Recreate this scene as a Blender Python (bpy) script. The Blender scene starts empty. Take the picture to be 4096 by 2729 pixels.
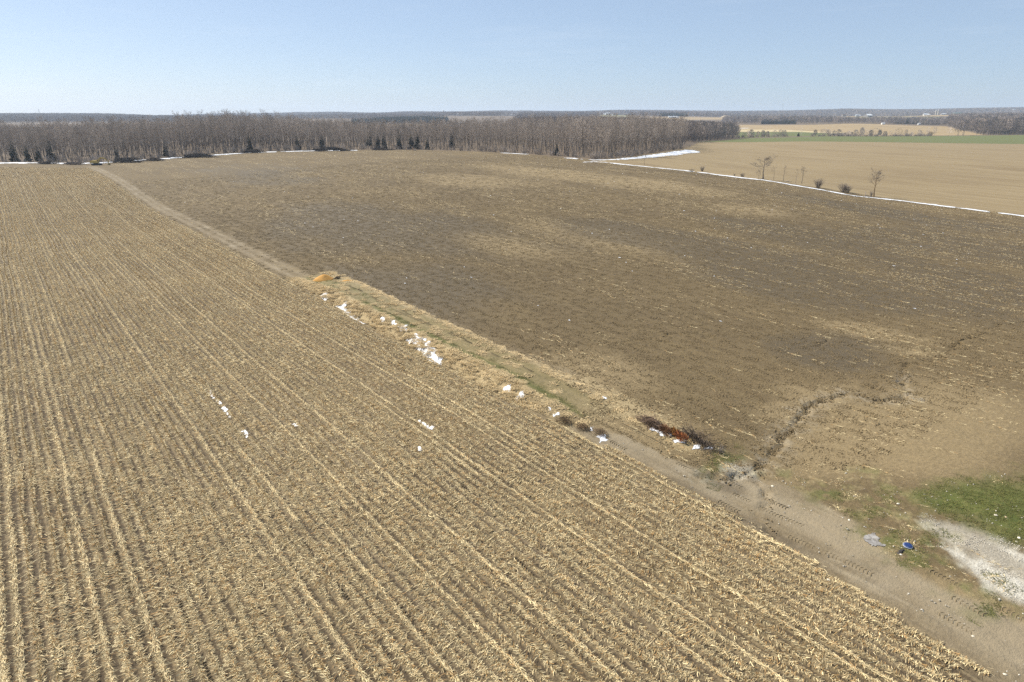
import bpy, math, random
import numpy as np
from mathutils import Vector, Matrix

# ------------------------------------------------------------------ scene, camera, sky, sun, exposure
S = bpy.context.scene
COL = S.collection
rad = math.radians
PITCH, YAW, CAMH, FOC = rad(18.2), rad(36.5), 28.0, 2731.0
cam_data = bpy.data.cameras.new('camera'); cam = bpy.data.objects.new('camera', cam_data); COL.objects.link(cam)
cam_data.sensor_width = 36.0; cam_data.lens = 36.0*FOC/4096.0
cam_data.clip_start = 1.0; cam_data.clip_end = 40000.0
cam.location = (0, 0, CAMH); cam.rotation_euler = (rad(90)-PITCH, 0, -YAW)
S.camera = cam

VEIL = .50
SUN_AZ, SUN_EL = rad(-20.5), rad(43)          # azimuth clockwise from +Y
world = bpy.data.worlds.new('World'); S.world = world; world.use_nodes = True
wn, wl = world.node_tree.nodes, world.node_tree.links
wn.clear()
sky = wn.new('ShaderNodeTexSky'); sky.sky_type = 'NISHITA'; sky.sun_disc = False
sky.sun_elevation = SUN_EL; sky.sun_rotation = SUN_AZ; sky.altitude = 300
sky.air_density = .70; sky.dust_density = .8; sky.ozone_density = 1.5
bg = wn.new('ShaderNodeBackground'); bg.inputs['Strength'].default_value = 0.088
wo = wn.new('ShaderNodeOutputWorld')
# a few thin high cirrus wisps in the sky dome
tc = wn.new('ShaderNodeTexCoord'); mp = wn.new('ShaderNodeMapping'); mp.inputs['Scale'].default_value = (2.2, 2.2, 26)
mp.inputs['Rotation'].default_value = (rad(3), rad(-2), 0)
ns = wn.new('ShaderNodeTexNoise'); ns.inputs['Scale'].default_value = 1.6; ns.inputs['Detail'].default_value = 7; ns.inputs['Roughness'].default_value = .62
rp = wn.new('ShaderNodeMapRange'); rp.inputs['From Min'].default_value = .56; rp.inputs['From Max'].default_value = .85
rp.inputs['To Max'].default_value = .16
mx = wn.new('ShaderNodeMix'); mx.data_type = 'RGBA'; mx.blend_type = 'MIX'
mx.inputs[7].default_value = (8.2, 8.6, 9.0, 1)
wl.new(tc.outputs['Generated'], mp.inputs['Vector']); wl.new(mp.outputs[0], ns.inputs['Vector'])
wl.new(ns.outputs['Fac'], rp.inputs['Value']); wl.new(rp.outputs[0], mx.inputs[0])
veil = wn.new('ShaderNodeMix'); veil.data_type = 'RGBA'; veil.inputs[0].default_value = VEIL; veil.inputs[7].default_value = (3.75, 4.85, 6.35, 1)   # high thin veil over the whole sky
wl.new(sky.outputs[0], veil.inputs[6]); wl.new(veil.outputs[2], mx.inputs[6]); wl.new(mx.outputs[2], bg.inputs['Color']); wl.new(bg.outputs[0], wo.inputs[0])

sun_d = bpy.data.lights.new('sun', 'SUN'); sun = bpy.data.objects.new('sun', sun_d); COL.objects.link(sun)
sun_d.energy = 5.0; sun_d.angle = rad(.5); sun_d.color = (1, .93, .815)
sdir = Vector((math.sin(SUN_AZ)*math.cos(SUN_EL), math.cos(SUN_AZ)*math.cos(SUN_EL), math.sin(SUN_EL)))
sun.rotation_euler = sdir.to_track_quat('Z', 'Y').to_euler(); sun.location = (0, 0, 200)

vs = S.view_settings
vs.view_transform = 'Standard'; vs.look = 'None'; vs.gamma = 1; vs.use_curve_mapping = False
vs.exposure = 0.55
S.render.engine = 'CYCLES'
S.cycles.use_denoising = False
S.cycles.max_bounces = 4; S.cycles.diffuse_bounces = 2; S.cycles.glossy_bounces = 2; S.cycles.transparent_max_bounces = 4
S.cycles.volume_bounces = 1

# ------------------------------------------------------------------ helpers
def tag(o, label=None, cat=None, group=None, kind=None):
    if label: o['label'] = label
    if cat: o['category'] = cat
    if group: o['group'] = group
    if kind: o['kind'] = kind
    return o
def empty(name, loc, label, cat, group=None, rz=0.0):
    o = bpy.data.objects.new(name, None); COL.objects.link(o)
    o.location = loc; o.rotation_euler = (0, 0, rz); o.empty_display_size = .3
    return tag(o, label, cat, group)
class MB:
    """collects vertices and faces (and a tint per vertex) and links them as one mesh"""
    def __init__(s): s.v = []; s.f = []; s.t = []
    def add(s, vs_, fs, tint=None):
        n = len(s.v); s.v.extend(vs_); s.f.extend([tuple(i+n for i in f) for f in fs])
        s.t.extend([tint or (1, 1, 1)]*len(vs_))
    def box(s, c, d, rz=0, taper=1.0, tint=None, rx=0.0):
        x, y, z = d[0]/2, d[1]/2, d[2]/2
        P_ = [(-x,-y,-z),(x,-y,-z),(x,y,-z),(-x,y,-z),(-x*taper,-y*taper,z),(x*taper,-y*taper,z),(x*taper,y*taper,z),(-x*taper,y*taper,z)]
        M = Matrix.Translation(c) @ Matrix.Rotation(rz, 4, 'Z') @ Matrix.Rotation(rx, 4, 'X')
        s.add([tuple(M @ Vector(p)) for p in P_], [(0,3,2,1),(4,5,6,7),(0,1,5,4),(1,2,6,5),(2,3,7,6),(3,0,4,7)], tint)
    def tube(s, pts, rs, sides=6, tint=None, cap=False):
        vs_, fs = [], []
        pts = [Vector(p) for p in pts]
        for i, p in enumerate(pts):
            d = (pts[min(i+1, len(pts)-1)]-pts[max(i-1, 0)])
            d = d.normalized() if d.length > 1e-9 else Vector((0, 0, 1))
            a = d.orthogonal().normalized() if abs(d.z) < .9 else (Vector((1, 0, 0))-d*d.x).normalized()
            b = d.cross(a)
            for k in range(sides):
                an = 2*math.pi*k/sides
                vs_.append(tuple(p+(a*math.cos(an)+b*math.sin(an))*rs[i]))
        for i in range(len(pts)-1):
            for k in range(sides):
                k2 = (k+1) % sides
                fs.append((i*sides+k, i*sides+k2, (i+1)*sides+k2, (i+1)*sides+k))
        if cap:
            fs.append(tuple(reversed(range(sides)))); fs.append(tuple(range((len(pts)-1)*sides, len(pts)*sides)))
        s.add(vs_, fs, tint)
    def prism(s, prof, y0, y1, tint=None):
        """profile in XZ extruded along Y"""
        n = len(prof)
        vs_ = [(x, y0, z) for x, z in prof]+[(x, y1, z) for x, z in prof]
        fs = [tuple(range(n)), tuple(reversed(range(n, 2*n)))]+[(i, i+n, (i+1) % n+n, (i+1) % n) for i in range(n)]
        s.add(vs_, fs, tint)
    def mesh(s, name, mat, smooth=False):
        me = bpy.data.meshes.new(name); me.from_pydata(s.v, [], s.f); me.update()
        me.materials.append(mat)
        if smooth: me.polygons.foreach_set('use_smooth', [True]*len(me.polygons))
        a = me.attributes.new('tint', 'FLOAT_COLOR', 'POINT')
        t = np.ones((len(s.v), 4), np.float32)
        if s.t: t[:, :3] = np.array(s.t)
        a.data.foreach_set('color', t.ravel())
        return me
    def build(s, name, mat, parent=None, smooth=False, col=None):
        o = bpy.data.objects.new(name, s.mesh(name, mat, smooth)); (col or COL).objects.link(o)
        if parent: o.parent = parent
        return o
def np_mesh(name, V, Fc, mat, tint=None, smooth=False):
    """mesh from arrays of vertices and quads or triangles"""
    me = bpy.data.meshes.new(name); V = np.asarray(V, np.float32); Fc = np.asarray(Fc, np.int32)
    n, k = Fc.shape
    me.vertices.add(len(V)); me.vertices.foreach_set('co', V.ravel())
    me.loops.add(n*k); me.loops.foreach_set('vertex_index', Fc.ravel())
    me.polygons.add(n); me.polygons.foreach_set('loop_start', np.arange(0, n*k, k, dtype=np.int32))
    me.polygons.foreach_set('loop_total', np.full(n, k, np.int32))
    if smooth: me.polygons.foreach_set('use_smooth', np.ones(n, bool))
    me.materials.append(mat)
    if tint is not None:
        a = me.attributes.new('tint', 'FLOAT_COLOR', 'POINT')
        t = np.ones((len(V), 4), np.float32); t[:, :3] = tint
        a.data.foreach_set('color', t.ravel())
    me.update(calc_edges=True); me.validate()
    return me
def smooth(a, b, x):
    t = np.clip((x-a)/(b-a), 0, 1); return t*t*(3-2*t)
def vnoise(x, y, seed=0):
    """value noise, 0..1"""
    x = np.asarray(x, float); y = np.asarray(y, float)
    xi = np.floor(x).astype(np.int64); yi = np.floor(y).astype(np.int64)
    fx = x-xi; fy = y-yi; fx = fx*fx*(3-2*fx); fy = fy*fy*(3-2*fy)
    def h(i, j):
        n = (i*374761393+j*668265263+seed*974634777) & 0xffffffff
        n = ((n ^ (n >> 13))*1274126177) & 0xffffffff
        return ((n ^ (n >> 16)) & 0xffff)/65535.0
    return (h(xi, yi)*(1-fx)+h(xi+1, yi)*fx)*(1-fy)+(h(xi, yi+1)*(1-fx)+h(xi+1, yi+1)*fx)*fy
def fbm(x, y, seed=0, oct=4):
    a, s_, t = .5, 0., 0.
    for i in range(oct):
        s_ = s_+a*vnoise(x*2**i, y*2**i, seed+i*7); t += a; a *= .55
    return s_/t
rng = np.random.default_rng(11)
random.seed(5)

# ------------------------------------------------------------------ lie of the land: heights fitted to surveyed points of the view
W,H=4096.,2729.
F=FOC
cp,sp=math.cos(PITCH),math.sin(PITCH); cy,sy=math.cos(YAW),math.sin(YAW)
def ray(px,py):
    u=(np.asarray(px,float)-W/2)/F; v=(np.asarray(py,float)-H/2)/F
    f=cp-v*sp; d=-(sp+v*cp)
    return u*cy+f*sy, -u*sy+f*cy, d      # per unit depth t
def pt(px,py,t):
    a,b,c=ray(px,py); return a*t,b*t,CAMH+c*t
def zt(px,py,z):
    a,b,c=ray(px,py); t=(z-CAMH)/c; return t
# control points: ('z',px,py,z) or ('t',px,py,t) 
CT=[('z',0,2729,0),('z',1000,2729,0),('z',2048,2729,0),('z',3000,2729,0),('z',4096,2729,.2),
('z',0,1800,0),('z',1200,1800,0),('z',2300,1800,0),('z',3200,1750,-.6),('z',4096,1950,.6),('z',3600,2187,.1),
('z',4096,1450,.4),('z',3300,1350,.2),('z',2400,1300,.6),('z',1700,1150,.6),('z',1100,1087,-.3),('z',708,882,-.4),('z',599,825,-.5),
('z',500,754,1.5),('z',396,688,3.0),('z',349,672,2.8),('z',0,1100,0),('z',0,850,-.3),('z',0,720,2.0),('z',0,658,3),
('z',1200,800,2.),('z',1700,850,2.6),('z',2300,850,3.),('z',2900,900,2.2),('z',3500,950,.9),('z',700,633,4),('z',1000,610,5),
('z',1650,604,6.5),('z',1300,606,5.8),('z',1650,650,6),('z',2100,622,6.8),('z',2380,643,6.4),('z',2600,668,5.6),('z',3040,720,4),('z',3497,788,1.3),('z',4096,864,-.2),('z',3280,756,2.6),
('t',2750,602,470),('z',3000,645,3),('z',3500,645,2.0),('z',4096,700,.2),('t',2800,568,690),('t',3200,567,690),('t',3600,571,700),('t',4096,578,700),
('t',3000,552,930),('t',3300,546,1000),('t',3700,545,1010),('t',4096,541,1020),
('t',3000,520,1350),('t',3300,521,1400),('t',3700,521,1400),('t',3100,500,1650),('t',3400,495,1650),('t',3700,502,1650),('t',4096,510,1500),
('t',3300,480,2300),('t',3700,478,2200),('t',4096,480,2100),
('t',3100,470,2800),('t',3400,465,2900),('t',3745,461,2900),('t',3950,458,3100),('t',4090,455,3200),('t',3560,466,2800),
('h',0,1.5,900),('h',400,1.5,900),('h',0,2,640),('h',400,3,640),('h',800,4,700),('h',1300,4.5,750),('h',800,3,1100),('h',1300,3,1200),('h',-400,2,640),('h',-400,2,400),
('t',0,482,2400),('t',500,482,2400),('t',900,478,3000),('t',1200,476,3000),
('t',1500,506,1700),('t',1800,508,1700),('t',1650,490,1950),('t',1650,476,2700),('t',2150,496,1600),('t',2150,482,2200),('t',2400,472,2500),('t',2700,474,2500),
('t',2400,520,1000),('t',2000,525,1000),('t',2430,458,3000),('t',2700,462,3200),('t',1800,462,3200),('t',2040,464,3000),('t',1500,466,3400)]
SKY=[(-300,456,3400),(0,455,3400),(450,456,3400),(560,460,3400),(640,465,3300),(760,460,6000),(900,456,6000),(1024,455,6000),(1080,458,5000),(1150,454,5000),
(1330,448,4600),(1500,454,4600),(1620,446,4300),(1700,447,4300),(1770,451,4200),(1850,449,4200),(1950,445,4400),(2048,444,4400),(2400,445,4400),(2440,441,4200),
(2550,442,4400),(2700,444,4400),(2900,446,4600),(3072,447,4600),(3110,443,5000),(3210,446,4600),(3260,441,4600),(3400,438,4500),(3460,441,4500),(3700,442,4500),(3900,437,4500),(4096,435,4500),(4400,434,4500)]
for x,y,t in SKY:
    yb=y+15*F/t
    CT.append(('t',x,yb,t)); CT.append(('t',x,yb+3,t*1.5))
    if x>=700: CT.append(('t',x,max(yb+7,470-0*x),t*.8))
P=[]
for k,px,py,w in CT:
    if k=='h':
        a,b,_=ray(px,466.0); P.append([float(a)*w,float(b)*w,float(py)]); continue
    t=w if k=='t' else float(zt(px,py,w))
    P.append([float(q) for q in pt(px,py,t)])
P=np.array(P)
def warp(x,y):
    r=np.hypot(x,y); th=np.arctan2(x,y)
    th=np.clip(th,math.radians(-6),math.radians(80)); r=np.clip(r,30,9000)
    return np.stack([th*3.0,np.log(r)],-1)
Q=warp(P[:,0],P[:,1])
def phi(d2): return np.where(d2>0,.5*d2*np.log(np.maximum(d2,1e-12)),0)
n=len(Q); K=phi(((Q[:,None]-Q[None])**2).sum(-1))+np.eye(n)*2e-3
B=np.concatenate([np.ones((n,1)),Q],1)
A=np.block([[K,B],[B.T,np.zeros((3,3))]])
SOL=np.linalg.solve(A,np.concatenate([P[:,2],np.zeros(3)]))
def base_z(x,y):
    x=np.asarray(x,float); y=np.asarray(y,float); sh=x.shape
    q=warp(x.ravel(),y.ravel()); out=np.empty(len(q))
    for i in range(0,len(q),20000):
        c=q[i:i+20000]; d2=((c[:,None]-Q[None])**2).sum(-1)
        out[i:i+20000]=phi(d2)@SOL[:n]+SOL[n]+c@SOL[n+1:]
    r=np.hypot(x.ravel(),y.ravel()); k=np.clip((r-34)/20,0,1)
    return (out*k).reshape(sh)
def ground(px,py,tmin=20,tmax=8000,N=500):
    px=np.atleast_1d(np.asarray(px,float)); py=np.atleast_1d(np.asarray(py,float))
    a,b,c=ray(px,py); ts=np.geomspace(tmin,tmax,N)
    X=a[:,None]*ts; Y=b[:,None]*ts; Z=CAMH+c[:,None]*ts
    D=Z-base_z(X,Y)
    neg=D<0; i=np.where(neg.any(1),neg.argmax(1),N-1); i=np.maximum(i,1)
    j=np.arange(len(px)); d0=D[j,i-1]; d1=D[j,i]; f=np.clip(d0/(d0-d1+1e-9),0,1)
    t=ts[i-1]+(ts[i]-ts[i-1])*f
    return np.stack([a*t,b*t],-1),t


# ------------------------------------------------------------------ what grows or lies where (metres; +Y runs along the crop rows)
def sd_poly(x, y, poly):
    poly = np.asarray(poly, float); n_ = len(poly)
    d = np.full(x.shape, 1e18); s_ = np.full(x.shape, -1.0)
    for i in range(n_):
        a = poly[i]; b = poly[i-1]
        ex, ey = b[0]-a[0], b[1]-a[1]; wx, wy = x-a[0], y-a[1]
        k = np.clip((wx*ex+wy*ey)/(ex*ex+ey*ey+1e-12), 0, 1)
        d = np.minimum(d, (wx-ex*k)**2+(wy-ey*k)**2)
        c1 = y >= a[1]; c2 = y < b[1]; c3 = ex*wy > ey*wx
        fl = (c1 & c2 & c3) | (~c1 & ~c2 & ~c3)
        s_ = np.where(fl, -s_, s_)
    return s_*np.sqrt(d)
def sd_line(x, y, line):
    line = np.asarray(line, float); d = np.full(x.shape, 1e18)
    for i in range(1, len(line)):
        a = line[i-1]; b = line[i]; ex, ey = b-a
        wx, wy = x-a[0], y-a[1]; k = np.clip((wx*ex+wy*ey)/(ex*ex+ey*ey+1e-12), 0, 1)
        d = np.minimum(d, (wx-ex*k)**2+(wy-ey*k)**2)
    return np.sqrt(d)
def gp(L):
    L = np.array(L, float); return ground(L[:, 0], L[:, 1])[0]
def far(px, t):
    """ground point on the bearing of px at depth t"""
    a, b, _ = ray(px, 466.0); return np.array([float(a)*t, float(b)*t])
def farp(L): return np.array([far(a, b) for a, b in L])

EDGE_Y = np.array([-60, 7.7, 10.6, 13.8, 18, 22, 26, 31, 38, 42, 50, 65, 86, 110, 600])
EDGE_X = np.array([33, 37.0, 37.9, 38.4, 38.7, 39.4, 39.7, 39.8, 39.8, 39.0, 38.9, 38.6, 38.8, 39.5, 40.0])
def edge_x(y): return np.interp(y, EDGE_Y, EDGE_X)
ROAD_R = gp([(2340,1700),(2500,1745),(2700,1843),(2850,1893),(3000,1905),(3120,1935),(3300,2015),(3420,2095),(3500,2175),(3580,2235),(3700,2305),(3850,2390),(4096,2480),(4600,2660)])
ROAD = np.concatenate([ROAD_R, [(70, -30), (20, -30)], [(edge_x(q)-.3, q) for q in (0., 8., 14., 20., 26., 31., 38., 44.)]])
HEAD = np.concatenate([gp([(2900,1900),(3100,1862),(3300,1860),(3500,1885),(3700,1935),(4096,1900),(4700,1860)]), [(140, -40), (60, -40)], ROAD_R[::-1][:9]])
LAWN = gp([(3640,2010),(3720,1950),(3860,1928),(4096,1905),(4600,1880),(5000,2500),(4500,2330),(4096,2190),(3919,2113),(3768,2067)])
GRAV = [gp([(3770,2190),(3850,2215),(3960,2245),(4096,2325),(4500,2500),(4500,2640),(4096,2412),(3951,2332),(3860,2266)]),
        gp([(3960,2180),(4096,2215),(4400,2330),(4400,2400),(4096,2268)]),
        gp([(2910,1868),(2985,1858),(3010,1885),(2950,1905),(2915,1895)])]
THIN = gp([(3700,2085),(3800,2080),(4096,2205),(4400,2330),(4400,2420),(4096,2330),(3800,2190)])
GREENS = [(gp([(2870,1850)])[0], 3.0, .9, 20), (gp([(3310,1972)])[0], 2.2, 1.2, 0), (gp([(3530,2012)])[0], 2.2, 1.2, 0), (gp([(2930,1835)])[0], 1.6, .8, 0),
          (gp([(3680,2238)])[0], 2.2, .7, -30), (gp([(3720,2262)])[0], 2.0, .6, -30), (gp([(3890,2350)])[0], 2.0, .5, -30), (gp([(4040,2440)])[0], 2.6, .6, -30),
          (gp([(3720,2180)])[0], 1.6, .9, 0), (gp([(3470,2125)])[0], 1.3, .7, 0), (gp([(3560,2160)])[0], 1.6, .8, 0), (gp([(3690,1985)])[0], 2.0, 1.2, 0), (gp([(3620,2205)])[0], 1.0, .6, 0)]
GULLY = [gp([(3640,1592),(3600,1597),(3500,1600),(3400,1570),(3230,1618),(3200,1660),(3165,1720),(3120,1745),(3105,1790),(3060,1835),(3040,1860),(2990,1885),(2930,1905),(2850,1915),(2790,1905)]),
         gp([(3060,1860),(3050,1960),(3070,2010),(3030,2050),(3060,2100),(3105,2160)]),
         gp([(2150,1400),(2300,1385),(2500,1365),(2640,1345),(2700,1330),(2800,1360),(2860,1340)]),
         gp([(3260,1365),(3270,1372),(3262,1385),(3310,1360)]),
         gp([(3606,1540),(3560,1500),(3500,1545),(3440,1545)]),
         gp([(3640,1592),(3625,1560),(3606,1540),(3612,1480),(3640,1455),(3720,1440),(3790,1420),(3850,1360),(3930,1335),(3990,1300),(4096,1290),(4300,1262)]),
         gp([(3780,1425),(3800,1390),(3900,1345),(4020,1345),(4096,1352),(4250,1350)])]
GULLY_W = [.34, .26, .22, .25, .22, .28, .24]; GULLY_K = [1.3, .8, .4, .8, .4, .6, .4]
MAIN = gp([(2320,1655),(2480,1735),(2640,1820),(2760,1885),(2900,1960),(3060,2040),(3250,2125),(3420,2195),(3620,2290),(3800,2390),(4000,2500),(4096,2555),(4300,2660)])
WOODS_FRONT = farp([(-700,372),(-300,376),(0,384),(350,378),(450,392),(700,420),(850,445),(1000,466),(1400,466),(1650,455),(1900,428),(2100,398),(2250,372),(2380,354),(2460,360),(2550,380),(2650,425),(2740,480)])
TAN = np.concatenate([[(247.5, -400), (247.5, 262), (255, 266)], farp([(2460,362),(2550,384),(2650,430),(2745,490),(2790,600),(2800,690),(3200,690),(3600,700),(4096,700),(5200,700)])])
GREENF = farp([(2800,691),(3200,691),(3600,701),(4096,701),(5200,701),(5200,1035),(4096,1020),(3700,1012),(3300,1000),(3200,960),(2990,900),(2900,760)])
GREEN2 = farp([(2950,930),(3200,1010),(3340,1040),(3330,1230),(3200,1290),(2950,1200)])
STRAWF = farp([(2900,1200),(3120,1260),(3340,1200),(3400,1270),(3150,1390),(2900,1350)])
TAN2 = farp([(2900,1350),(3150,1390),(3400,1270),(3400,1050),(3800,1040),(3960,1040),(3900,1250),(3795,1600),(3500,1660),(3250,1630),(3050,1640),(2900,1700)])
FARF = [(farp([(3360,2050),(3800,2050),(3760,2500),(3550,2650),(3380,2600)]), 'green2'),
        (farp([(3380,2620),(3560,2660),(3760,2510),(3900,2600),(4100,2900),(4100,3300),(3850,3300),(3500,3500),(3200,3500)]), 'tan'),
        (farp([(3830,2000),(4300,2000),(4400,3350),(3900,3350),(3850,2600)]), 'tan'),
        (farp([(1420,1620),(1660,1640),(1930,1680),(1930,1840),(1660,1860),(1420,1780)]), 'tan'),
        (farp([(1760,1400),(1930,1400),(1930,1640),(1700,1640)]), 'green2'),
        (farp([(2070,1450),(2240,1450),(2240,1900),(2070,1850)]), 'tan'),
        (farp([(2395,2500),(2520,2500),(2520,3300),(2395,3300)]), 'green2'),
        (farp([(2320,2500),(2400,2500),(2400,2700),(2320,2700)]), 'tan'),
        (farp([(2600,2300),(2960,2300),(2960,2700),(2600,2650)]), 'tan'),
        (farp([(3030,2500),(3180,2500),(3180,3000),(3030,3000)]), 'tan'),
        (farp([(1905,3000),(1950,3000),(1950,3300),(1905,3300)]), 'tan')]
SNOWF = [farp([(2105,1560),(2150,1600),(2150,1612),(2105,1572)]), farp([(2960,1420),(2995,1440),(2995,1455),(2960,1436)]), farp([(3960,2450),(4030,2250),(4036,2255),(3968,2470)]),
         farp([(3930,2700),(3948,2600),(3953,2605),(3936,2710)]), farp([(3285,3000),(3310,2900),(3316,2910),(3290,3020)]), farp([(1655,1690),(1720,1690),(1720,1700),(1655,1700)]),
         farp([(3090,2700),(3140,2650),(3150,2680),(3095,2730)]), farp([(3407,3000),(3425,3000),(3425,3040),(3407,3040)])]
PILE_Y = 118.0
TRASH = gp([(-200,1800),(0,1815),(300,1840),(560,1890),(880,1960),(900,2015),(560,2000),(300,1965),(0,1935),(-200,1930)])
WET = [(3700,870,14,60,0),(3300,960,22,40,0),(3800,980,30,40,0),(3980,1130,18,28,0),(3300,1130,20,30,0),(2500,930,14,30,0),(2900,1000,16,34,0),(1500,900,30,70,0),(1000,700,30,70,0),(3300,1400,9,9,0),(1700,1150,20,35,0),(2760,1990,1.6,5,0),(3010,2115,1.3,5,0),(2900,1935,1.5,2.5,0)]
PALE = [(2150,690,24,55,0),(2550,735,18,40,0),(1900,720,20,40,0),(2350,940,9,26,0),(2000,980,8,24,0),(3440,1310,2.5,6,25),(3540,1345,2.0,6,30),(3625,1405,1.6,4,20),(3250,1600,3,6,-20),(3150,1640,5,3,0),(3300,1600,7,3,0),(3000,840,12,16,0),(3400,1750,16,6,0),(3700,1700,16,8,0),(2600,1700,6,8,0),(2400,1480,8,10,0),(3080,2010,1.8,6,0),(3330,2120,2.2,5,0),(3900,2440,2.5,5,0),(4090,2560,3,6,0)]

WET = [(gp([q[:2]])[0],)+q[2:] for q in WET]; PALE = [(gp([q[:2]])[0],)+q[2:] for q in PALE]

def zones(x, y):
    """0..1 masks of the ground covers"""
    r = np.hypot(x, y)
    nz = fbm(x*.55, y*.55, 3)-.5; nf = fbm(x*2.1, y*2.1, 9)-.5; nb = fbm(x*.06, y*.06, 21)-.5
    Z = {}
    yend = 458-.9*x
    ex_ = edge_x(y)
    d = np.minimum(ex_-x+nz*.7+nf*.5, (yend-y+nz*3)*.6)
    Z['stub'] = smooth(-.25, .35, d)
    # grassed bank, then the cart track, between the two fields
    u = x-ex_
    yin = smooth(42, 50, y+nz*3)*(1-smooth(PILE_Y+1, PILE_Y+6, y+nz*4))
    lane = smooth(.0, .4, u+nf*.5)
    bank = lane*(1-smooth(2.7, 3.1, u+nz*.8))*yin
    rbank = smooth(6.6, 7.2, u+nz*.9)*(1-smooth(8.0, 8.9, u+nz*1.6+nf*.8))*yin
    mid = smooth(2.7, 3.1, u+nz*.5)*(1-smooth(6.6, 7.2, u+nz*.9))*yin
    Z['bank'] = bank; Z['rbank'] = rbank; Z['mid'] = mid
    gs = np.exp(-((u-3.25+nz*.4)/.5)**2)*.8+np.exp(-((u-4.9+nz*.3)/.5)**2)*.4*smooth(85, 105, y)
    gs = gs*yin*smooth(.3, .55, fbm(x*.3, y*.12, 33)+.12)
    north = smooth(PILE_Y-2, PILE_Y+4, y+nz*3)
    tr = lane*north*(1-smooth(4.2, 6.4, u+nz*1.6))*(y < yend+14)*(.32+.68*np.maximum(np.exp(-((u-1.6+nz*.4)/.8)**2), np.exp(-((u-3.6+nz*.4)/.8)**2)))
    road = smooth(-.5, .5, sd_poly(x, y, ROAD)+nz*1.3+nf*.6)
    head = smooth(-.6, .8, sd_poly(x, y, HEAD)+nz*2.2+nf*1.2)*(1-road)
    strip = lane*smooth(8.0, 8.8, u+nz*1.2)*(1-smooth(9.6, 10.6, u+nz*1.4))*smooth(38, 46, y)*(1-smooth(125, 132, y))*.3
    Z['dirt'] = np.maximum.reduce([road, tr, strip, mid*.22])
    Z['road'] = road; Z['track'] = tr; Z['head'] = head; Z['strip'] = strip
    rough = smooth(-1.0, .6, sd_line(x, y, [(46.6, 36), (47.6, 52)])*-1+1.6+nz*1.2)*(1-road)
    Z['dry'] = np.clip(np.maximum.reduce([bank, rbank, mid*.85, rough*.75, head*smooth(.0, .25, nf+nz*.6)*.55, tr*smooth(-.05, .2, nz)*.25*(y < 150)]), 0, 1)
    lawn = smooth(-2.2, 2.6, sd_poly(x, y, LAWN)+nz*4.2+nf*2.2)
    g = lawn.copy()
    for c, a, b, ang in GREENS:
        ca, sa = math.cos(rad(ang)), math.sin(rad(ang)); dx, dy = x-c[0], y-c[1]
        q = ((dx*ca+dy*sa)/a)**2+((-dx*sa+dy*ca)/b)**2
        g = np.maximum(g, np.exp(-q*.9)*smooth(-.18, .16, nf+nz*.6)*.85)
    g = np.maximum(g, head*smooth(.02, .3, nz+nf*.4)*.5)
    g = np.maximum(g, gs)
    Z['lawn'] = lawn; Z['green'] = np.clip(g, 0, 1)
    gr = np.zeros_like(x)
    for p in GRAV: gr = np.maximum(gr, smooth(-.7, .9, sd_poly(x, y, p)+.25+nz*1.8+nf*1.4)*(.4 if p is GRAV[2] else 1))
    gr = np.maximum(gr, .5*smooth(-.6, .6, sd_poly(x, y, THIN)+nz*2.5+nf*1.5)*(1-lawn))
    gd = np.minimum(sd_line(x, y, GULLY[0]), sd_line(x, y, GULLY[5])+.5)
    gr = np.maximum(gr, .16*(1-smooth(.4, 2.4, gd+nz*2.0))*smooth(-.06, .12, nf)*(x < 80))
    Z['gravel'] = gr; Z['gully'] = gd
    tan = smooth(-1.5, 1.5, sd_poly(x, y, TAN)+nz*2)
    Z['tan'] = tan
    grf = np.maximum(smooth(-2, 2, sd_poly(x, y, GREENF)), smooth(-4, 4, sd_poly(x, y, GREEN2)))
    straw = smooth(-4, 4, sd_poly(x, y, STRAWF)); tan2 = smooth(-4, 4, sd_poly(x, y, TAN2))
    grn2 = np.zeros_like(x)
    for p, k in FARF:
        m = smooth(-8, 8, sd_poly(x, y, p))
        if k == 'tan': tan2 = np.maximum(tan2, m)
        else: grn2 = np.maximum(grn2, m)
    sn = np.zeros_like(x)
    for p in SNOWF: sn = np.maximum(sn, smooth(-2, 2, sd_poly(x, y, p)+nz*3))
    Z['tan2'] = tan2; Z['strawf'] = straw; Z['grf'] = grf; Z['grn2'] = grn2; Z['snow'] = sn
    woods = sd_poly(x, y, np.concatenate([WOODS_FRONT, farp([(2960,900),(2700,1300),(1600,1300),(-700,900)])]))
    wd = smooth(-3, 3, woods+nz*6)
    allf = np.maximum.reduce([tan, tan2, straw, grf, grn2, sn])
    Z['woods'] = np.maximum(wd*(1-allf), smooth(600, 700, r)*(1-allf))
    infield = (1-Z['stub'])*(1-tan)*(1-Z['woods'])*(1-allf)
    Z['plough'] = infield*(1-np.maximum.reduce([Z['dirt'], bank, mid, rbank, head*.8, lawn, gr*.9, tr]))*(x > ex_)
    # damp dark soil, and the pale dry crests
    D = lambda c, a, b, ang: np.exp(-((((x-c[0])*math.cos(rad(ang))+(y-c[1])*math.sin(rad(ang)))/a)**2+((-(x-c[0])*math.sin(rad(ang))+(y-c[1])*math.cos(rad(ang)))/b)**2))
    wet = np.zeros_like(x); dryp = np.zeros_like(x)
    for c, a, b, ang in WET:
        wet = np.maximum(wet, D(c, a, b, ang))
    for c, a, b, ang in PALE:
        dryp = np.maximum(dryp, D(c, a, b, ang))
    wob = (fbm(x*.03, y*.012, 41)-.5)*.9+(fbm(x*.12, y*.05, 47)-.5)*.5
    Z['wet'] = np.maximum(smooth(.40, .85, wet+wob), .45*np.exp(-((gd+nf*.5)/.38)**2)*(r < 100)); Z['pale'] = smooth(.2, .85, dryp+wob)
    return Z
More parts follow.
